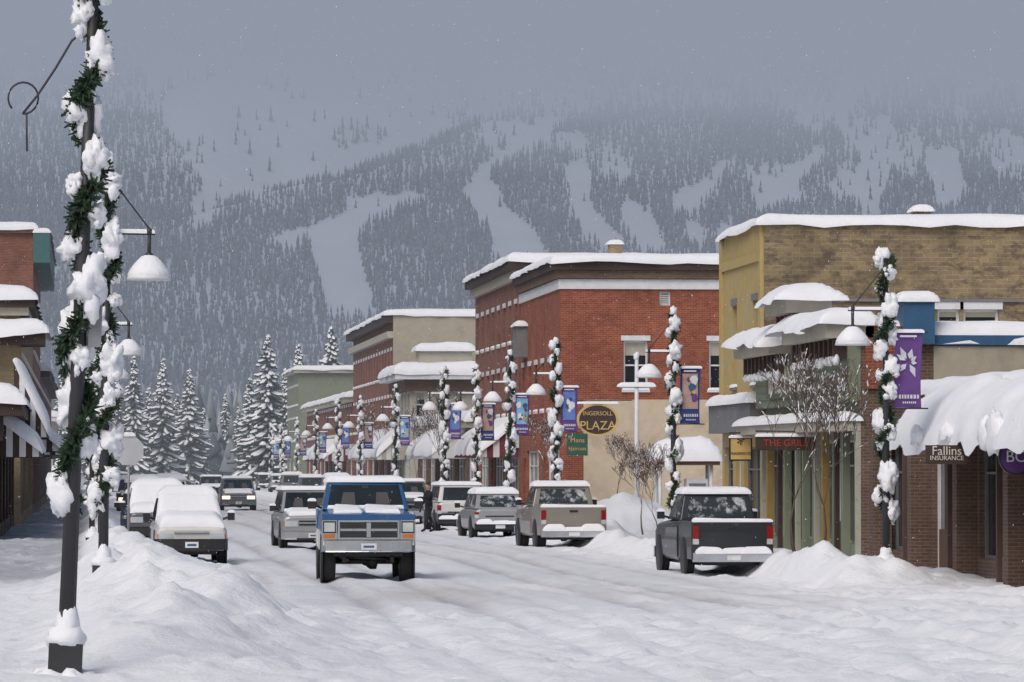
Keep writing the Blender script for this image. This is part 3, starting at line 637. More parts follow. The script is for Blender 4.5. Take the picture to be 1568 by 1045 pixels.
awning('shop_awning',LX-.2,-1,141,152,2.9,3.8,1.2,DKBR,.4); awning('shop_awning',LX,-1,156,169.5,3.6,5.9,1.1,DKBR,.4)
awning('shop_awning',LX,-1,176,190,3.2,4.4,1.4,DKBR,.35); awning('shop_awning',LX,-1,194,210,3.1,4.2,1.4,DKBR,.35); awning('shop_awning',LX,-1,216,246,3.1,4.4,1.6,DKBR,.35)
awning('shop_awning',LX,-1,252,300,3.1,4.2,1.6,MAROON,.4)
Yp=Yx(797)
awning('shop_awning',FX,1,Yp+1,Yp+8,3.0,4.3,1.6,MAROON,.4); awning('shop_awning',FX,1,Yp+9,Yp+16,3.0,4.2,1.5,MAROON,.4)
awning('shop_awning',FX,1,220,238,3.0,4.2,1.6,WHITE,.4); awning('shop_awning',FX,1,262,290,3.0,4.4,1.6,TAN,.4)
awning('shop_awning',FX,1,320,350,3.0,4.2,1.6,MAROON,.4)
# ------------------------------------------------------------------ lamp posts
BANC=[(.55,.55,.62),(.20,.42,.62),(.42,.28,.24),(.12,.2,.5)]
def lampost(seed,banner=True,lamp=True,hook=False,fine=1,ban=None,H=6.4,thick=1.0,cs=1.0,gs=1.25):
    rr=random.Random(seed); b=B('street_lamp')
    b.box('base',DARK,-.17,.17,-.17,.17,-.3,.28); b.lathe('base',DARK,(0,0,0),[(.17,.28),(.15,.34),(.1,.42),(.085,.5)],n=12)
    b.tube('pole',DARK,[(0,0,.4),(0,0,H*.5),(0,0,H)],[.085*thick,.07*thick,.05],10)
    b.lathe('pole',DARK,(0,0,0),[(.05,H),(.08,H+.03),(.05,H+.1),(.01,H+.22)],n=8)
    b.blob('snow',SNOW,(0,0,H+.14),.10,.10,.14,seed)
    b.blob('snow',SNOW,(0,0,.32),.20,.20,.13,seed+1,amp=.12,nu=20,nv=12); b.blob('snow',SNOW,(.01,0,.43),.12,.12,.2,seed+6,amp=.12,nu=16,nv=12)
    for k in range(5): a=k*1.3; b.blob('snow',SNOW,(.2*math.cos(a),.2*math.sin(a),-.04),.16,.16,.09,seed+k,amp=.4,nu=10,nv=8)
    if lamp:
        za=H-1.0; b.cyl('arm',DARK,(0,0,za),(.75,0,za),.025); b.cyl('arm',DARK,(0,0,H-.1),(.7,0,za+.02),.012)
        b.cyl('arm',DARK,(.66,0,za),(.66,0,za-.42),.03); b.lathe('arm',DARK,(.66,0,za),[(.0,.1),(.05,.06),(.05,0),(.0,-.05)],n=8)
        b.snow('snow',(.05,-.03,za+.02),(.75,-.03,za+.02),(.75,.03,za+.02),(.05,.03,za+.02),.05,over=0)
        b.lathe('shade',DARK,(.66,0,za-.3),[(.05,.0),(.09,-.06),(.11,-.14)],n=14)
        b.lathe('shade',WHITE,(.66,0,za-.3),[(.12,-.12),(.2,-.24),(.345,-.37),(.355,-.42),(.34,-.42),(.2,-.28),(.1,-.16)],n=20)
        b.lathe('shade_snow',SNOW,(.66,0,za-.3),[(.06,-.03),(.13,-.06),(.21,-.14),(.30,-.25),(.345,-.34),(.33,-.37)],n=16)
    if banner:
        z1,z0=4.95,3.40
        b.cyl('banner_rod',DARK,(0,0,z1),(-.85,0,z1),.015); b.cyl('banner_rod',DARK,(0,0,z0),(-.85,0,z0),.015)
        V=[];Fc=[];n=6
        for i in range(n+1):
            t=i/n
            for xx_ in (-.18,-.72): V.append((xx_+.02*math.sin(t*5),.02*math.sin(t*6+xx_),z0+(z1-z0)*t))
        for i in range(n): Fc.append((2*i,2*i+1,2*i+3,2*i+2))
        b.add('banner',V,Fc,ban or PURP)
        LM=mat('banner_print_%d'%(seed%4),BANC[seed%4],.7,var=.3,nscale=5); LT=mat('banner_text',(.6,.6,.65),.7)
        for sy in (-.035,.035):
            def Q(x0,x1,za,zb_,m): b.add('banner_art',[(x0,sy,za),(x1,sy,za),(x1,sy,zb_),(x0,sy,zb_)],[(0,1,2,3)],m)
            if seed%4:
                Q(-.66,-.24,z0+.42,z1-.15,LM)
                for k in range(7):
                    cx_=-.45+rr.uniform(-.13,.13); cz=z0+.85+rr.uniform(-.3,.4); r_=rr.uniform(.05,.13); s2=1.12+.08*k
                    b.add('banner_art',[(cx_+r_*math.cos(a)*rr.uniform(.6,1.2),sy*s2,cz+r_*math.sin(a)*rr.uniform(.8,1.6)) for a in np.linspace(0,5.3,6)],[tuple(range(6))],rr.choice((PURP,BLUE,GOLD,WHITE)))
            else:
                for k in range(7):
                    a=math.radians(-30+k*45+rr.uniform(-12,12)); l=rr.uniform(.18,.32); c_=(-.45,z0+.95); d_=(math.cos(a),math.sin(a)*1.3)
                    p=[(c_[0]+d_[0]*.05,c_[1]+d_[1]*.05),(c_[0]+d_[0]*l*.5-d_[1]*.05,c_[1]+d_[1]*l*.5+d_[0]*.05),(c_[0]+d_[0]*l*.85,c_[1]+d_[1]*l),(c_[0]+d_[0]*l*.5+d_[1]*.05,c_[1]+d_[1]*l*.5-d_[0]*.05)]
                    b.add('banner_art',[(q[0],sy,q[1]) for q in p],[(0,1,2,3)],LM)
            x_=-.66
            while x_<-.27:
                w_=rr.uniform(.03,.05); Q(x_,x_+w_,z0+.2,z0+.28,LT); x_+=w_+.02
            x_=-.6
            while x_<-.33: Q(x_,x_+.025,z0+.1,z0+.14,LT); x_+=.04
            Q(-.62,-.28,z1-.1,z1-.06,LT)
        b.snow('snow',(-.78,-.04,z1+.01),(-.18,-.04,z1+.01),(-.18,.04,z1+.01),(-.78,.04,z1+.01),.06,over=0)
    if hook:
        pts=[(0,0,5.75),(-.2,0,5.6),(-.35,0,5.35),(-.52,0,5.1),(-.66,0,4.93)]; 
        b.tube('hook',DARK,pts,[.013]*5,6)
        c=[(-.66+.15*math.cos(a),0,5.07+.14*math.sin(a)) for a in np.linspace(-1.57,3.9,18)]; b.tube('hook',DARK,c,[.011]*18,6)
        b.cyl('hook',DARK,(-.62,0,4.93),(-.6,0,4.6),.01)
    # garland
    z=gs-.1; a=rr.random()*6; GV=[];GF=[]
    while z<H+.05:
        rad=.11+.04*math.sin(z*3)
        c=Vector((rad*math.cos(a),rad*math.sin(a),z)); 
        for k in range(int(34*fine)):
            d=Vector((rr.gauss(0,1),rr.gauss(0,1),rr.gauss(0,.9))).normalized(); L=.07+.09*rr.random()
            sidev=d.cross(Vector((rr.random(),rr.random(),rr.random()))).normalized()*.018
            o=len(GV); GV+= [c+sidev,c-sidev,c+d*L-sidev*.5,c+d*L+sidev*.5]; GF.append((o,o+1,o+2,o+3))
        z+=.085; a+=.5
    b.add('garland',GV,GF,GREEN)
    z=gs; a=rr.random()*6; sgn=1
    nu_,nv_=(20,16) if fine>1.5 else (11,8)
    while z<H-.02:
        s=rr.uniform(.5,1.15)*.125*cs; sgn=-sgn; aa=(0 if sgn>0 else math.pi)-.5+rr.uniform(-.9,.9)
        hh=s*rr.uniform(1.0,2.2); cxx,cyy=math.cos(aa),math.sin(aa)
        b.blob('garland_snow',SNOW,(.11*cxx,.11*cyy,z+.05),s*1.2,s*1.2,hh,seed+int(z*31),amp=.42,nu=nu_,nv=nv_)
        for k in range(2):
            q=s*rr.uniform(.35,.65); a2=aa+rr.uniform(-1.0,1.0)
            b.blob('garland_snow',SNOW,((.10+s*.7)*math.cos(a2),(.10+s*.7)*math.sin(a2),z+rr.uniform(-.9,.6)*hh),q,q,q*rr.uniform(.9,1.7),seed+k+int(z*17),amp=.4,nu=9,nv=7)
        z+=hh*rr.uniform(1.0,2.0)+.08
    return b
BB=mat('blue_banner',(.03,.05,.22),.7); 
x0=WX(100,51.5); p1=lampost(3,banner=False,lamp=False,hook=True,fine=2.4,thick=1.05,cs=1.12,gs=1.6)
p1.box('meter_box',mat('grey_box',(.25,.25,.27),.6),.09,.22,-.08,.08,2.9,3.4)
p1.finish((x0,51.5,G(x0,51.5)-.02),0,(1.12,1.12,1.27),ry=math.radians(2.3))
x0=WX(158,76); p2=lampost(11,banner=False,fine=2,cs=1.1); p2.finish((x0,76,.42),0,(1.05,1.05,1.075),ry=math.radians(.6))
for i,(Yd,x_) in enumerate([(112,.4),(125,.2),(150,.3),(178,.3),(215,.3),(255,.3)]):
    lampost(20+i,banner=i>1,fine=.7).finish((x_,Yd,.15),0,(1,1,.98 if i else 1.05))
lp=[lampost(40+i,fine=1.6 if i==0 else .8,ban=(PURP,PURP,BB,PURP)[i]) for i in range(4)]
for i,(px,top) in enumerate([(1356,385),(1031,473),(851,520),(781,538),(730,560),(681,562),(606,590),(552,607),(518,612),(484,628),(455,640),(432,650),(415,655)]):
    Yd=YF(px,15.75); zt=WZ(px,top,Yd); g=.2; b_=lp[0] if i==0 else lp[1+(i%3)]
    b_.finish((15.75,Yd,g),math.pi+R.uniform(-.12,.12),(1,1,max(.85,(zt-g)/6.6)))
# white light post
Yd=146; xw=WX(975,Yd); b=B('white_light_post'); zt=WZ(975,560,Yd)
b.tube('pole',WHITE,[(0,0,0),(0,0,zt)],[.09,.06],10); b.cyl('arm',WHITE,(-.55,0,zt-1.0),(.55,0,zt-1.0),.03)
b.snow('snow',(-.6,-.08,zt-.97),(.6,-.08,zt-.97),(.6,.08,zt-.97),(-.6,.08,zt-.97),.14); b.blob('snow',SNOW,(0,0,zt),.1,.1,.14)
b.box('base',WHITE,-.15,.15,-.15,.15,0,.5); b.finish((xw,Yd,.3))
# kiosk
Yd=150; xk=WX(1047,Yd); b=B('information_kiosk')
for sx in (-.85,.85):
    for sy in (-.5,.5): b.cyl('posts',WHITE,(sx,sy,0),(sx,sy,2.2),.06)
b.box('cabinet',WHITE,.05,.75,-.4,.4,.1,1.75); b.box('panel',GREY,.12,.68,-.42,-.405,.9,1.6); b.box('roof',BRN,-1.1,1.1,-.8,.8,2.2,2.35)
b.snow('roof_snow',(-1.15,-.85,2.35),(1.15,-.85,2.35),(1.15,.85,2.35),(-1.15,.85,2.35),.85,over=.06); b.finish((xk,Yd,.2))
# stop sign back
Yd=115; xs_=WX(197,Yd); b=B('stop_sign'); zc=WZ(197,690,Yd); V=[]
for s in (-.012,.012):
    for i in range(8): a=math.pi/8+i*math.pi/4; V.append((.4*math.cos(a),s,.4*math.sin(a)))
b.add('plate',V,[tuple(range(8)),tuple(range(15,7,-1))]+[(i,(i+1)%8,8+(i+1)%8,8+i) for i in range(8)],mat('sign_back',(.5,.51,.53),.5,var=.1))
b.cyl('post',mat('galvanised',(.3,.31,.32),.5),(0,.03,-zc),(0,.03,.42),.03); b.snow('snow',(-.17,-.03,.37),(.17,-.03,.37),(.17,.04,.37),(-.17,.04,.37),.09,over=.01); b.finish((xs_,Yd,zc))
# ------------------------------------------------------------------ bare trees
def bare(seed,H,spread=.5,name='bare_tree',berries=False,sn=.16):
    rr=random.Random(seed); b=B(name); BM=mat('red_berries',(.22,.05,.04),.5)
    def br(p,d,L,r,lv):
        pts=[p];rs=[r]; q=p.copy(); dd=d.copy()
        for i in range(3):
            dd=(dd+Vector((rr.gauss(0,.16),rr.gauss(0,.16),rr.gauss(0,.1)+.07))).normalized(); q=q+dd*L/3; pts.append(q.copy()); rs.append(max(.007,r*(1-.22*(i+1))))
        b.tube('t',BARK,pts,rs,4 if lv<3 else 6,False)
        if lv<=4:
            for i in range(3):
                if rr.random()<sn:
                    u0=pts[i]+Vector((0,0,rs[i]+.004)); u1=pts[i+1]+Vector((0,0,rs[i+1]+.004)); b.tube('t',SNOW,[u0,(u0+u1)/2+Vector((0,0,.01)),u1],[.006,rs[i]*.8+.010,.006],4,False)
        if lv==0:
            if berries and rr.random()<.5: b.blob('t',BM,q,.02,.02,.02,nu=4,nv=3)
            return
        for k in range(rr.choice((2,3,3))):
            i=rr.choice((2,3,3)); a=rr.random()*6.28
            nd=(dd+Vector((math.cos(a),math.sin(a),.35))*spread*rr.uniform(.6,1.4)).normalized(); br(pts[i],nd,L*rr.uniform(.62,.82),rs[i]*.68,lv-1)
    br(Vector((0,0,0)),Vector((0,0,1)),H*.40,.03+H*.005,6)
    return b
bt=[bare(1,3.9,.42),bare(2,4.2,.45),bare(3,3.2,.6,berries=True)]
for i,(px,Yd,s,k) in enumerate([(1222,99,.95,0),(1266,97,.9,1),(985,138,.8,2),(1008,135,.7,2),(826,160,.9,2),(700,205,1.1,1),(940,150,.7,2),(640,235,1.1,0),(575,270,1.1,1)]):
    x_=WX(px,Yd); bt[k].single((x_,Yd,G(x_,Yd)-.1),R.random()*6,(s,s,s))
# ------------------------------------------------------------------ vehicles
def vehicle(name,kind,X_,Yv,rot,paint,lower=None,roofsnow=.12,hoodsnow=.08,lift=0,on=False,full=False,style=None,wide=1,tall=1,snowglass=False):
    D=dict(pickup=(5.3,1.95,1.2,1.78,1.08,-.95,-.4,.6,.75),suv=(4.6,1.85,1.12,1.75,1.0,-1.15,-.5,1.9,2.2),car=(4.5,1.76,.95,1.45,.82,-1.0,-.3,.95,1.7),hatch=(4.2,1.74,1.0,1.5,.85,-1.0,-.4,1.5,1.95),van=(4.9,1.95,1.1,1.78,.95,-1.6,-.55,2.1,2.35))[kind]
    L,Wd,belt,roof,hf,cowl,C,D_,Bq=D; hw=Wd/2; lo=lower or paint; c=lift; GL=SGLASS if snowglass else CGLASS
    b=B(name,bevel={'body':.03,'cabin':.03,'bumper':.02,'bed':.02})
    rl=.36 if kind in('pickup','suv') else .32
    rl+=lift*.25
    yr=L/2; yend=Bq+.06 if kind=='pickup' else yr
    zb=.30+c; f=-L/2
    st_=[(f,zb+.18,hf-.1,.88),(f+.06,zb+.06,hf-.01,.95),(f+.35,zb,hf+.03,.99),(cowl,zb,belt-.02,1.0),(0,zb,belt,1.0)]
    if kind=='pickup': st_+= [(yend,zb,belt,1.0)]
    else:
        tz=belt+(0.0 if kind!='car' else -.02); st_+= [(yr-.4,zb,tz,.99),(yr-.06,zb+.06,tz-.02,.95),(yr,zb+.15,tz-.12,.9)]
    for (zlo,zhi,mm) in ([(0,1,paint)] if not lower else [(.0,.5,lo),(.5,1,paint)]):
        V=[];Fc=[]
        for (y_,z0,z1,k) in st_:
            z1=z1+c; h_=z1-z0; w_=hw*k
            full_=[(-w_+.08,0),(-w_+.01,.12),(-w_,.5),(-w_+.0,.5),(-w_+.015,.8),(-w_+.05,.94),(-w_+.16,1.0),(0,1.03),(w_-.16,1.0),(w_-.05,.94),(w_-.015,.8),(w_,.5),(w_,.5),(w_-.01,.12),(w_-.08,0)]
            if lower: sel=(full_[:3]+full_[12:]) if zlo==0 else full_[3:12]
            else: sel=full_[:3]+full_[4:11+1]+full_[13:]
            V+= [(a,y_,z0+h_*t) for a,t in sel]; n=len(sel)
        for i in range(len(st_)-1):
            for k in range(n): Fc.append((i*n+k,i*n+(k+1)%n,(i+1)*n+(k+1)%n,(i+1)*n+k))
        Fc.append(tuple(range(n))); Fc.append(tuple((len(st_)-1)*n+k for k in range(n))[::-1]); b.add('body',V,Fc,mm)
    z0=belt+c-.01; z1=roof+c; w0=hw-.07; w1=hw-.2
    q=[(-w0,cowl,z0),(w0,cowl,z0),(w0,Bq,z0),(-w0,Bq,z0),(-w1,C,z1),(w1,C,z1),(w1,D_,z1),(-w1,D_,z1)]
    b.add('cabin',q,[(0,1,5,4),(1,2,6,5),(2,3,7,6),(3,0,4,7),(4,5,6,7)],paint)
    def pane(i,j,k,l,ma,mb,t0,t1,m=GL,off=.008,part='glass'):
        A,Bp,Cp,Dp=[Vector(q[x]) for x in (i,j,k,l)]
        n_=(Bp-A).cross(Dp-A).normalized(); ctr=(A+Bp+Cp+Dp)/4
        if n_.dot(ctr-Vector((0,(cowl+Bq)/2,(z0+z1)/2)))<0: n_=-n_
        def P(s,t,e=0): return (A*(1-s)+Bp*s)*(1-t)+(Dp*(1-s)+Cp*s)*t+n_*(off+e)
        b.add(part,[P(ma,t0),P(mb,t0),P(mb,t1),P(ma,t1)],[(0,1,2,3)],m)
        return P
    P=pane(0,1,5,4,.05,.95,.06,.86); pane(2,3,7,6,.09,.91,.1,.84)
    if not full:
        SE=mat('seat_fabric',(.07,.07,.075),.9)
        for s0 in (.2,.62): b.add('interior',[P(s0,.12,.002),P(s0+.18,.12,.002),P(s0+.16,.6,.002),P(s0+.02,.6,.002)],[(0,1,2,3)],SE)
        b.add('interior',[P(.46,.74,.003),P(.54,.74,.003),P(.54,.84,.003),P(.46,.84,.003)],[(0,1,2,3)],BLK)
    ns=1 if kind=='pickup' else (3 if kind in('suv','van') else 2)
    for (i,j,k,l) in ((1,2,6,5),(0,3,7,4)):
        for s in range(ns): a0=.05+(.9/ns)*s; pane(i,j,k,l,a0+.015,a0+.9/ns-.015,.1,.88)
    for s0 in (.2,.55):
        if not full: b.cyl('wipers',BLK,tuple(P(s0,.07)),tuple(P(s0+.28,.2)),.012,n=4)
    if hoodsnow:
        Pa=[P(.05,.0),P(.95,.0),P(.95,.25 if full else .1),P(.05,.25 if full else .1)]; b.snow('snow',*[tuple(p) for p in Pa],.05,over=0)
    if full:
        for s in ((0,1,5,4),(3,2,6,7)):
            Pq=[Vector(q[x]) for x in s]; b.snow('snow',*[tuple(p) for p in Pq],.14,over=.03)
    if roofsnow: b.snow('snow',(-w1-.02,C-.02,z1),(w1+.02,C-.02,z1),(w1+.02,D_+.02,z1),(-w1-.02,D_+.02,z1),roofsnow,seed=int(Yv),over=.03)
    if style=='dodge':
        for (a_,d_) in ((-.72,-.12),(-.05,.68)):
            b.snow('snow',(a_,f+.42,hf+c+.045),(d_,f+.36,hf+c+.045),(d_*.95,cowl,belt+c+.02),(a_*.95,cowl,belt+c+.02),.07,seed=3,over=.0,rough=1.2)
    elif hoodsnow:
        e_=.12 if full else .25
        b.snow('snow',(-hw+e_,f+.12,hf+c+.0),(hw-e_,f+.12,hf+c),(hw-e_,cowl,belt+c+.01),(-hw+e_,cowl,belt+c+.01),hoodsnow+.05*full+.03,seed=int(Yv)+1,over=.02)
    if kind in('car',) : b.snow('snow',(-hw+.15,Bq,belt),(hw-.15,Bq,belt),(hw-.15,yr-.1,belt-.02),(-hw+.15,yr-.1,belt-.02),.12,over=.02)
    if kind=='pickup':
        zf=zb+.25; zt=belt+c-.02
        for sx in (-1,1):
            x0_,x1_=sorted((sx*(hw-.005),sx*(hw-.13)))
            b.box('bed',paint,x0_,x1_,yend+.02,yr-.05,(zb+zt)/2 if lower else zb+.05,zt)
            if lower: b.box('bed',lo,x0_,x1_,yend+.02,yr-.05,zb+.05,(zb+zt)/2-.002)
        b.box('bed',lo if lower else paint,-hw+.03,hw-.03,yr-.09,yr,zb+.25,zt-.01); b.box('bed',BLK,-hw+.1,hw-.1,yend+.02,yr-.1,zf,zf+.1)
        b.box('trim',BLK,-.12,.12,yr+.002,yr+.02,zt-.16,zt-.1)
        b.box('trim',lo if lower else paint,-hw+.2,hw-.2,yr+.001,yr+.012,zb+.33,zt-.22)
        b.snow('snow',(-hw+.12,yend,zf+.12),(hw-.12,yend,zf+.12),(hw-.12,yr-.08,zf+.12),(-hw+.12,yr-.08,zf+.12),.35,over=0)
        b.snow('snow',(-hw+.02,yr-.12,zt),(hw-.02,yr-.12,zt),(hw-.02,yr+.01,zt),(-hw+.02,yr+.01,zt),.07,over=0,rough=.6)
    fy=f+.85; ry=L/2-(1.1 if kind=='pickup' else .85)
    for yy in (fy,ry):
        for sx in (-1,1):
            xo=sx*(hw-.01); tw=.22+.08*(lift>0)
            b.lathe('wheels',RUB,(xo-sx*tw,yy,rl),[(rl*.6,0),(rl*.95,sx*.01),(rl,sx*.05),(rl,sx*(tw-.05)),(rl*.95,sx*(tw-.01)),(rl*.62,sx*tw)],'x',20)
            b.lathe('rims',CHR,(xo,yy,rl),[(rl*.62,0),(rl*.55,-sx*.04),(rl*.2,-sx*.02),(.01,-sx*.0)],'x',14)
            b.lathe('wheel_arches',BLK,(sx*(hw-.03),yy,rl+.04),[(rl*1.22,0),(rl*1.22,sx*.034),(.01,sx*.034)],'x',20)
            b.lathe('inner',BLK,(xo-sx*tw,yy,rl),[(.01,0),(rl*.6,0)],'x',12)
        b.cyl('axle',BLK,(-hw+.2,yy,rl),(hw-.2,yy,rl),.06); b.blob('axle',BLK,(.12,yy,rl),.16,.16,.16,nu=8,nv=6)
    b.box('underbody',BLK,-hw+.25,hw-.25,f+.3,L/2-.3,zb-.08,zb+.1)
    yf=f; gz0=zb+.30; gz1=hf+c-.14
    if style=='dodge':
        zt=hf+c-.10; zb2=hf+c-.50
        b.box('grille',CHR,-.64,.64,yf-.05,yf+.1,zb2,zt)
        b.box('grille_mesh',BLK,-.60,.60,yf-.056,yf-.045,zb2+.04,zt-.04)
        for k in range(1,6): b.box('grille_mesh',mat('grille_grey',(.09,.09,.1),.5),-.60,.60,yf-.062,yf-.057,zb2+.04+k*.053,zb2+.046+k*.053)
        b.box('grille',CHR,-.045,.045,yf-.078,yf-.063,zb2+.05,zt-.05); b.box('grille',CHR,-.59,-.05,yf-.078,yf-.063,(zb2+zt)/2-.025,(zb2+zt)/2+.025); b.box('grille',CHR,.05,.59,yf-.078,yf-.063,(zb2+zt)/2-.025,(zb2+zt)/2+.025)
        for sx in (-1,1):
            a,d=sorted((sx*.66,sx*.97)); b.box('headlights',CHR,a,d,yf-.04,yf+.12,zb2,zt)
            b.box('headlights',BLK,a+.02,d-.02,yf-.046,yf-.041,zb2+.13,zt-.02)
            b.box('headlights',HEADL,a+.045,d-.045,yf-.056,yf-.047,zb2+.16,zt-.05); b.box('headlights',ORG,a+.035,d-.035,yf-.052,yf-.04,zb2+.03,zb2+.11)
        b.box('hood_edge',paint,-.97,.97,yf-.03,yf+.12,zt+.002,zt+.12)
        b.box('valance',lo,-.95,.95,yf-.0,yf+.15,zb2-.12,zb2-.002)
        b.cyl('springs',BLK,(-.5,fy-.35,rl+.1),(.5,fy-.35,rl+.05),.035); 
        for sx in (-1,1): b.box('springs',BLK,sx*.5-.04,sx*.5+.04,fy-.6,fy+.6,rl-.02,rl+.1); b.cyl('shocks',mat('shock_red',(.35,.06,.05),.4),(sx*.42,fy-.2,rl),(sx*.5,fy-.1,zb+.15),.04)
    else:
        b.box('grille',BLK,-.42,.42,yf-.03,yf+.05,gz0+.12,gz1); b.box('grille_bar',CHR,-.42,.42,yf-.045,yf-.031,(gz0+.12+gz1)/2-.015,(gz0+.12+gz1)/2+.02)
        for sx in (-1,1):
            a,d=sorted((sx*.46,sx*(hw*.9))); b.box('headlights',HEADON if on else HEADL,a,d,yf-.02,yf+.15,gz1-.17,gz1+.0)
            b.box('headlights',ORG,*sorted((sx*(hw*.9),sx*(hw*.94))),yf+.02,yf+.15,gz1-.15,gz1-.02)
            if on: b.box('headlights',HEADON,*sorted((sx*.55,sx*.68)),yf-.06,yf,zb+.02,zb+.1)
        b.box('air_intake',BLK,-.5,.5,yf-.16,yf+.0,zb-.0,zb+.06)
    bm=CHR if kind=='pickup' else (BLK if full else paint)
    bz=(zb+.02,zb+.26)
    V=[];prof=[(-hw+.0,.16),(-hw+.08,.0),(-hw*.5,-.07),(0,-.09),(hw*.5,-.07),(hw-.08,.0),(hw,.16)]
    for z_ in bz:
        for (a,d) in prof: V.append((a,yf+d-.04,z_))
        for (a,d) in prof[::-1]: V.append((a,yf+d+.12,z_))
    n=14; b.add('bumper',V,[tuple(range(n)),tuple(range(2*n-1,n-1,-1))]+[(i,(i+1)%n,n+(i+1)%n,n+i) for i in range(n)],bm)
    b.box('licence_plate',WHITE,-.16,.16,yf-.155,yf-.14,zb+.07,zb+.2)
    b.box('licence_plate',BLUE,-.11,.11,yf-.158,yf-.156,zb+.11,zb+.155)
    yb=L/2
    b.box('rear_bumper',BLK if not kind=='pickup' else CHR,-hw+.03,hw-.03,yb-.05,yb+.14,zb+.0,zb+.2)
    for (a_,d_) in ((-hw+.1,-.2),(-.35,.3),(.25,hw-.1)):
        b.snow('snow',(a_,yb+.0,zb+.2),(d_,yb+.0,zb+.2),(d_,yb+.16,zb+.2),(a_,yb+.16,zb+.2),.11+.05*R.random(),over=.02,rough=.6,seed=int(a_*9+Yv))
    b.box('licence_plate',WHITE,-.16,.16,yb+.141,yb+.15,zb+.04,zb+.16)
    for sx in (-1,1):
        a,d=sorted((sx*(hw-.03),sx*(hw-.17))); z0_=zb+.38; z1_=belt+c-.12
        b.box('tail_lights',REDL,a,d,yb-.15,yb+.014,z0_+.12,z1_); b.box('tail_lights',HEADL,a,d,yb-.12,yb+.012,z0_,z0_+.118)
        b.cyl('mirrors',BLK,(sx*(hw-.05),cowl+.35,belt+c+.02),(sx*(hw+.13),cowl+.32,belt+c+.08),.025); a,d=sorted((sx*(hw+.07),sx*(hw+.24)))
        b.box('mirrors',BLK,a,d,cowl+.27,cowl+.37,belt+c+.0,belt+c+.18)
        b.snow('snow',(a,cowl+.26,belt+c+.18),(d,cowl+.26,belt+c+.18),(d,cowl+.38,belt+c+.18),(a,cowl+.38,belt+c+.18),.05,over=.01)
    if kind in('suv','van','hatch'): b.box('trim',BLK,-hw*.55,hw*.55,yb+.0,yb+.015,zb+.42,zb+.46)
    z=min(G(X_+dx,Yv+dy) for dx in (-.8,0,.8) for dy in (-1.5,1.5))
    return b.finish((X_,Yv,float(z)-.01),rot,(wide,1,tall))
def paint(n,c,d=None,metal=.2,rough=.35): return mat(n,c,rough,metal,var=.06,nscale=1.5,coat=.3,dirt=(d or tuple(.5*q+.14 for q in c),2.5,.6))
P_BLUE=paint('blue_paint',(.015,.09,.24),metal=.1); P_WHT=paint('white_car_paint',(.6,.6,.58),metal=0); P_CH=paint('charcoal_paint',(.03,.033,.04)); P_TAN=paint('tan_car_paint',(.27,.245,.22)); P_SIL=paint('silver_paint',(.36,.37,.38),metal=.4); P_BLKc=paint('black_car_paint',(.02,.02,.022)); P_GRY=paint('grey_paint',(.12,.13,.15)); P_DB=paint('dark_blue_paint',(.03,.05,.10))
PI=math.pi
def VX(px,Yd): return WX(px,Yd)
vehicle('pickup_truck','pickup',VX(560,97),97.5,math.radians(-1.5),P_BLUE,lower=P_WHT,lift=.33,style='dodge',roofsnow=.13,hoodsnow=.03)
vehicle('pickup_truck','pickup',VX(1090,101),101,PI+math.radians(2),P_CH,roofsnow=.14,hoodsnow=.1,wide=.93,snowglass=True)
vehicle('pickup_truck','pickup',VX(862,133),134,PI+math.radians(3),P_TAN,roofsnow=.14,hoodsnow=.1,lift=.04,snowglass=True)
vehicle('parked_car','hatch',VX(755,152),153,PI+.06,P_SIL,roofsnow=.2,hoodsnow=.1,snowglass=True)
vehicle('parked_suv','suv',VX(702,168),170,PI+.04,P_WHT,lower=P_BLKc,roofsnow=.12,hoodsnow=.1)
vehicle('parked_car','car',VX(289,112),113,.02,P_WHT,roofsnow=.28,hoodsnow=.16,full=True,tall=1.12)
vehicle('suv','suv',VX(476,132),134,.03,P_SIL,roofsnow=.1,hoodsnow=.1)
vehicle('pickup_truck','pickup',VX(630,186),190,.0,P_GRY,roofsnow=.12,hoodsnow=.1)
vehicle('minivan','van',VX(365,248),250,.0,P_GRY,on=True,roofsnow=.12,hoodsnow=.1)
vehicle('parked_suv','suv',VX(244,137),141,.0,P_GRY,roofsnow=.3,hoodsnow=.15,full=True)
vehicle('parked_car','car',VX(225,160),163,.0,P_DB,roofsnow=.2,hoodsnow=.08)
vehicle('parked_suv','suv',VX(222,190),194,.0,P_CH,roofsnow=.3,hoodsnow=.15)
vehicle('minivan','van',VX(262,225),229,.0,P_WHT,roofsnow=.3,hoodsnow=.15)
vehicle('minivan','van',VX(208,240),244,.0,P_CH,roofsnow=.2,on=True)
vehicle('suv','suv',VX(326,330),334,.0,P_BLKc,roofsnow=.1)
vehicle('parked_suv','suv',VX(452,330),336,PI,P_GRY,roofsnow=.2)
vehicle('parked_car','car',VX(432,380),385,PI,P_SIL,roofsnow=.2)
vehicle('parked_suv','suv',VX(480,300),304,PI,P_DB,roofsnow=.2)
vehicle('parked_car','hatch',VX(408,440),442,PI,P_CH,roofsnow=.2)
vehicle('parked_suv','suv',VX(520,262),266,PI,P_WHT,roofsnow=.25)
vehicle('parked_car','car',VX(560,235),238,PI,P_GRY,roofsnow=.25)
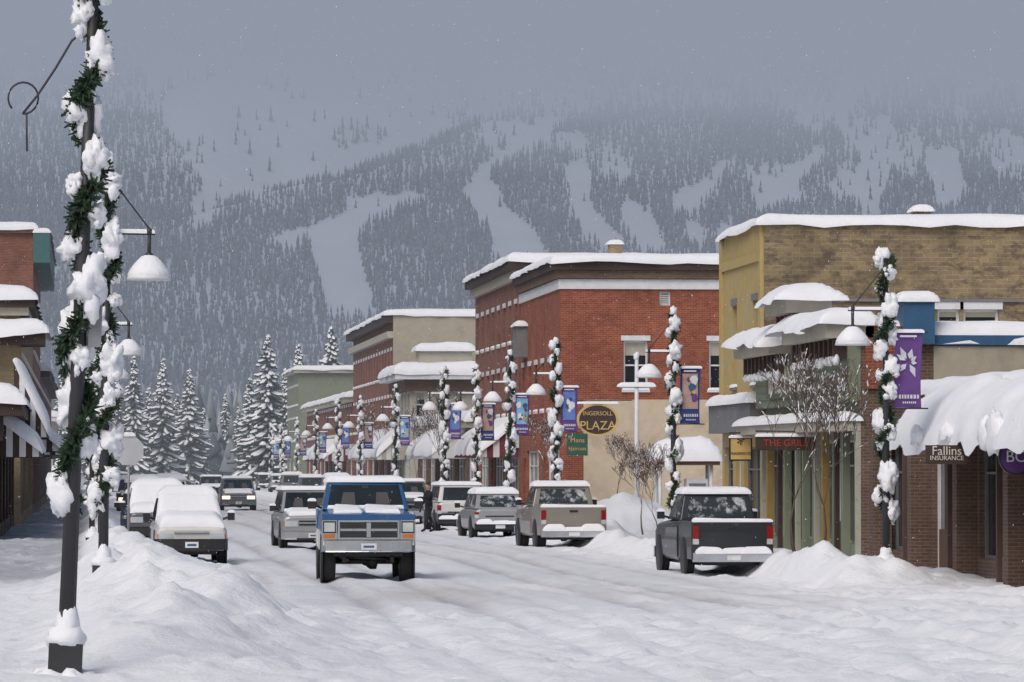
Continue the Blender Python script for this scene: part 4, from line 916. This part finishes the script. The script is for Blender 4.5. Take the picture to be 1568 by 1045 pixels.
# ------------------------------------------------------------------ people
def person(name,X_,Y_,rz,coat,pants,stride=.3,reach=0):
    J=[];E=[];Rr=[]
    def v(p,r,par=None):
        J.append(p);Rr.append(r)
        if par is not None: E.append((par,len(J)-1))
        return len(J)-1
    hip=v((0,0,.93),.155); sp=v((0,-.02,1.15),.15,hip); ch=v((0,-.03,1.34),.165,sp); nk=v((0,-.03,1.48),.065,ch); v((0,-.05,1.58),.06,nk)
    for s in (-1,1):
        f=stride*s*.5
        h=v((s*.09,0,.88),.115,hip); kn=v((s*.1,-f*.55-.03,.5),.075,h); an=v((s*.1,-f+.04*(s<0),.10),.055,kn); v((s*.11,-f-.17,.045),.045,an)
        sh=v((s*.19,-.03,1.38),.075,ch)
        if reach and s==1: el=v((s*.27,-.25,1.22),.055,sh); wr=v((s*.22,-.48,1.25),.038,el); pl=v((s*.21,-.56,1.26),.038,wr); dr=Vector((0,-.08,-.01))
        else: el=v((s*.26,.04+f*.3,1.12),.055,sh); wr=v((s*.25,-.06+f*.5,.88),.036,el); pl=v((s*.25,-.08+f*.5,.81),.036,wr); dr=Vector((0,-.02,-.08))
        for k in range(4):
            o=Vector((0,(k-1.5)*.02,0)) if not (reach and s==1) else Vector(((k-1.5)*.02,0,0))
            a=v(tuple(Vector(J[pl])+dr*.6+o),.010,pl); v(tuple(Vector(J[a])+dr*(.55,.65,.6,.45)[k]+Vector((-s*.01,0,0))),.009,a)
        v(tuple(Vector(J[pl])+dr*.4+Vector((-s*.04,-.02,0))),.011,pl)
    me=bpy.data.meshes.new('body'); me.from_pydata(J,E,[]); m=bpy.data.materials.new('winter_clothes'); m.use_nodes=True; nt=m.node_tree
    tc=nt.nodes.new('ShaderNodeTexCoord'); s_=nt.nodes.new('ShaderNodeSeparateXYZ'); rp=nt.nodes.new('ShaderNodeValToRGB'); dv=nt.nodes.new('ShaderNodeMath'); dv.operation='DIVIDE'; dv.inputs[1].default_value=2
    nt.links.new(tc.outputs['Object'],s_.inputs[0]); nt.links.new(s_.outputs[2],dv.inputs[0]); nt.links.new(dv.outputs[0],rp.inputs[0]); nt.links.new(rp.outputs[0],nt.nodes['Principled BSDF'].inputs['Base Color'])
    cr=rp.color_ramp; cr.interpolation='CONSTANT'; cr.elements[0].color=(.03,.02,.015,1); cr.elements[1].position=.07; cr.elements[1].color=(*pants,1)
    e1=cr.elements.new(.37); e1.color=(*coat,1); e2=cr.elements.new(.755); e2.color=(.45,.27,.2,1)
    nt.nodes['Principled BSDF'].inputs['Roughness'].default_value=.9
    me.materials.append(m); o=bpy.data.objects.new('body',me); COL.objects.link(o)
    sk=o.modifiers.new('skin','SKIN'); sk.use_smooth_shade=True
    for i,r in enumerate(Rr): me.skin_vertices[0].data[i].radius=(r,r*.8,) if i<3 else (r,r)
    me.skin_vertices[0].data[0].use_root=True
    ss=o.modifiers.new('sub','SUBSURF'); ss.levels=1; ss.render_levels=1
    e=bpy.data.objects.new(name,None); COL.objects.link(e); o.parent=e
    b=B('head'); SK=mat('skin',(.45,.27,.2),.6); HR=mat('knit_cap',(.03,.03,.04),.9)
    b.blob('h',SK,(0,-.06,1.66),.078,.095,.118,amp=0,nu=16,nv=12); b.blob('h',SK,(0,-.16,1.655),.014,.022,.022,amp=0); 
    for s in (-1,1): b.blob('h',SK,(s*.08,-.05,1.655),.012,.02,.03,amp=0); b.blob('h',BLK,(s*.03,-.148,1.675),.011,.008,.008,amp=0); 
    b.blob('h',mat('lips',(.3,.1,.09),.6),(0,-.145,1.61),.024,.01,.007,amp=0); b.blob('h',HR,(0,-.04,1.715),.09,.105,.085,amp=.05,nu=16,nv=10)
    ho=b.single(); ho.name='head'; ho.parent=e
    e.location=(X_,Y_,G(X_,Y_)); e.rotation_euler=(0,0,rz)
person('person',VX(657,163),163,math.radians(-60),(.012,.013,.018),(.015,.018,.028),.5,1)
# ------------------------------------------------------------------ falling snow
n=13000; P=np.stack([np.random.uniform(0,1,n),45+235*np.random.uniform(0,1,n)**.6,np.random.uniform(0,1,n)],-1)
P[:,0]=P[:,0]*P[:,1]*.24-.03*P[:,1]; P[:,2]=.1+P[:,2]*(P[:,1]*.115+2.2); r=np.random.uniform(.003,.0075,n)
od=np.array([(1,0,0),(-1,0,0),(0,1,0),(0,-1,0),(0,0,1.6),(0,0,-1.6)]); of=np.array([(0,2,4),(2,1,4),(1,3,4),(3,0,4),(2,0,5),(1,2,5),(3,1,5),(0,3,5)])
V=(P[:,None]+od[None]*r[:,None,None]).reshape(-1,3); Fa=(of[None]+np.arange(n)[:,None,None]*6).reshape(-1,3)
rawmesh('falling_snow',V,Fa,mat('snowflake',(.85,.86,.88),.9,var=0))
# ------------------------------------------------------------------ light
w=bpy.data.worlds.new('World'); sc.world=w; w.use_nodes=True; N=w.node_tree.nodes; bg=N['Background']
sky=N.new('ShaderNodeTexSky'); sky.sky_type='NISHITA'; sky.sun_disc=False; el=math.radians(48); az=math.radians(215)
sky.sun_elevation=el; sky.sun_rotation=az; sky.dust_density=4.5; sky.air_density=1.0; sky.ozone_density=1.2
w.node_tree.links.new(sky.outputs[0],bg.inputs[0]); bg.inputs[1].default_value=.096
s=bpy.data.lights.new('sun','SUN'); s.energy=1.15; s.angle=math.radians(40); s.color=(1,.97,.93); so=bpy.data.objects.new('sun',s); COL.objects.link(so)
d=Vector((math.sin(az)*math.cos(el),math.cos(az)*math.cos(el),math.sin(el))); so.rotation_euler=d.to_track_quat('Z','Y').to_euler()
sc.view_settings.view_transform='Standard'; sc.view_settings.look='None'; sc.view_settings.exposure=0
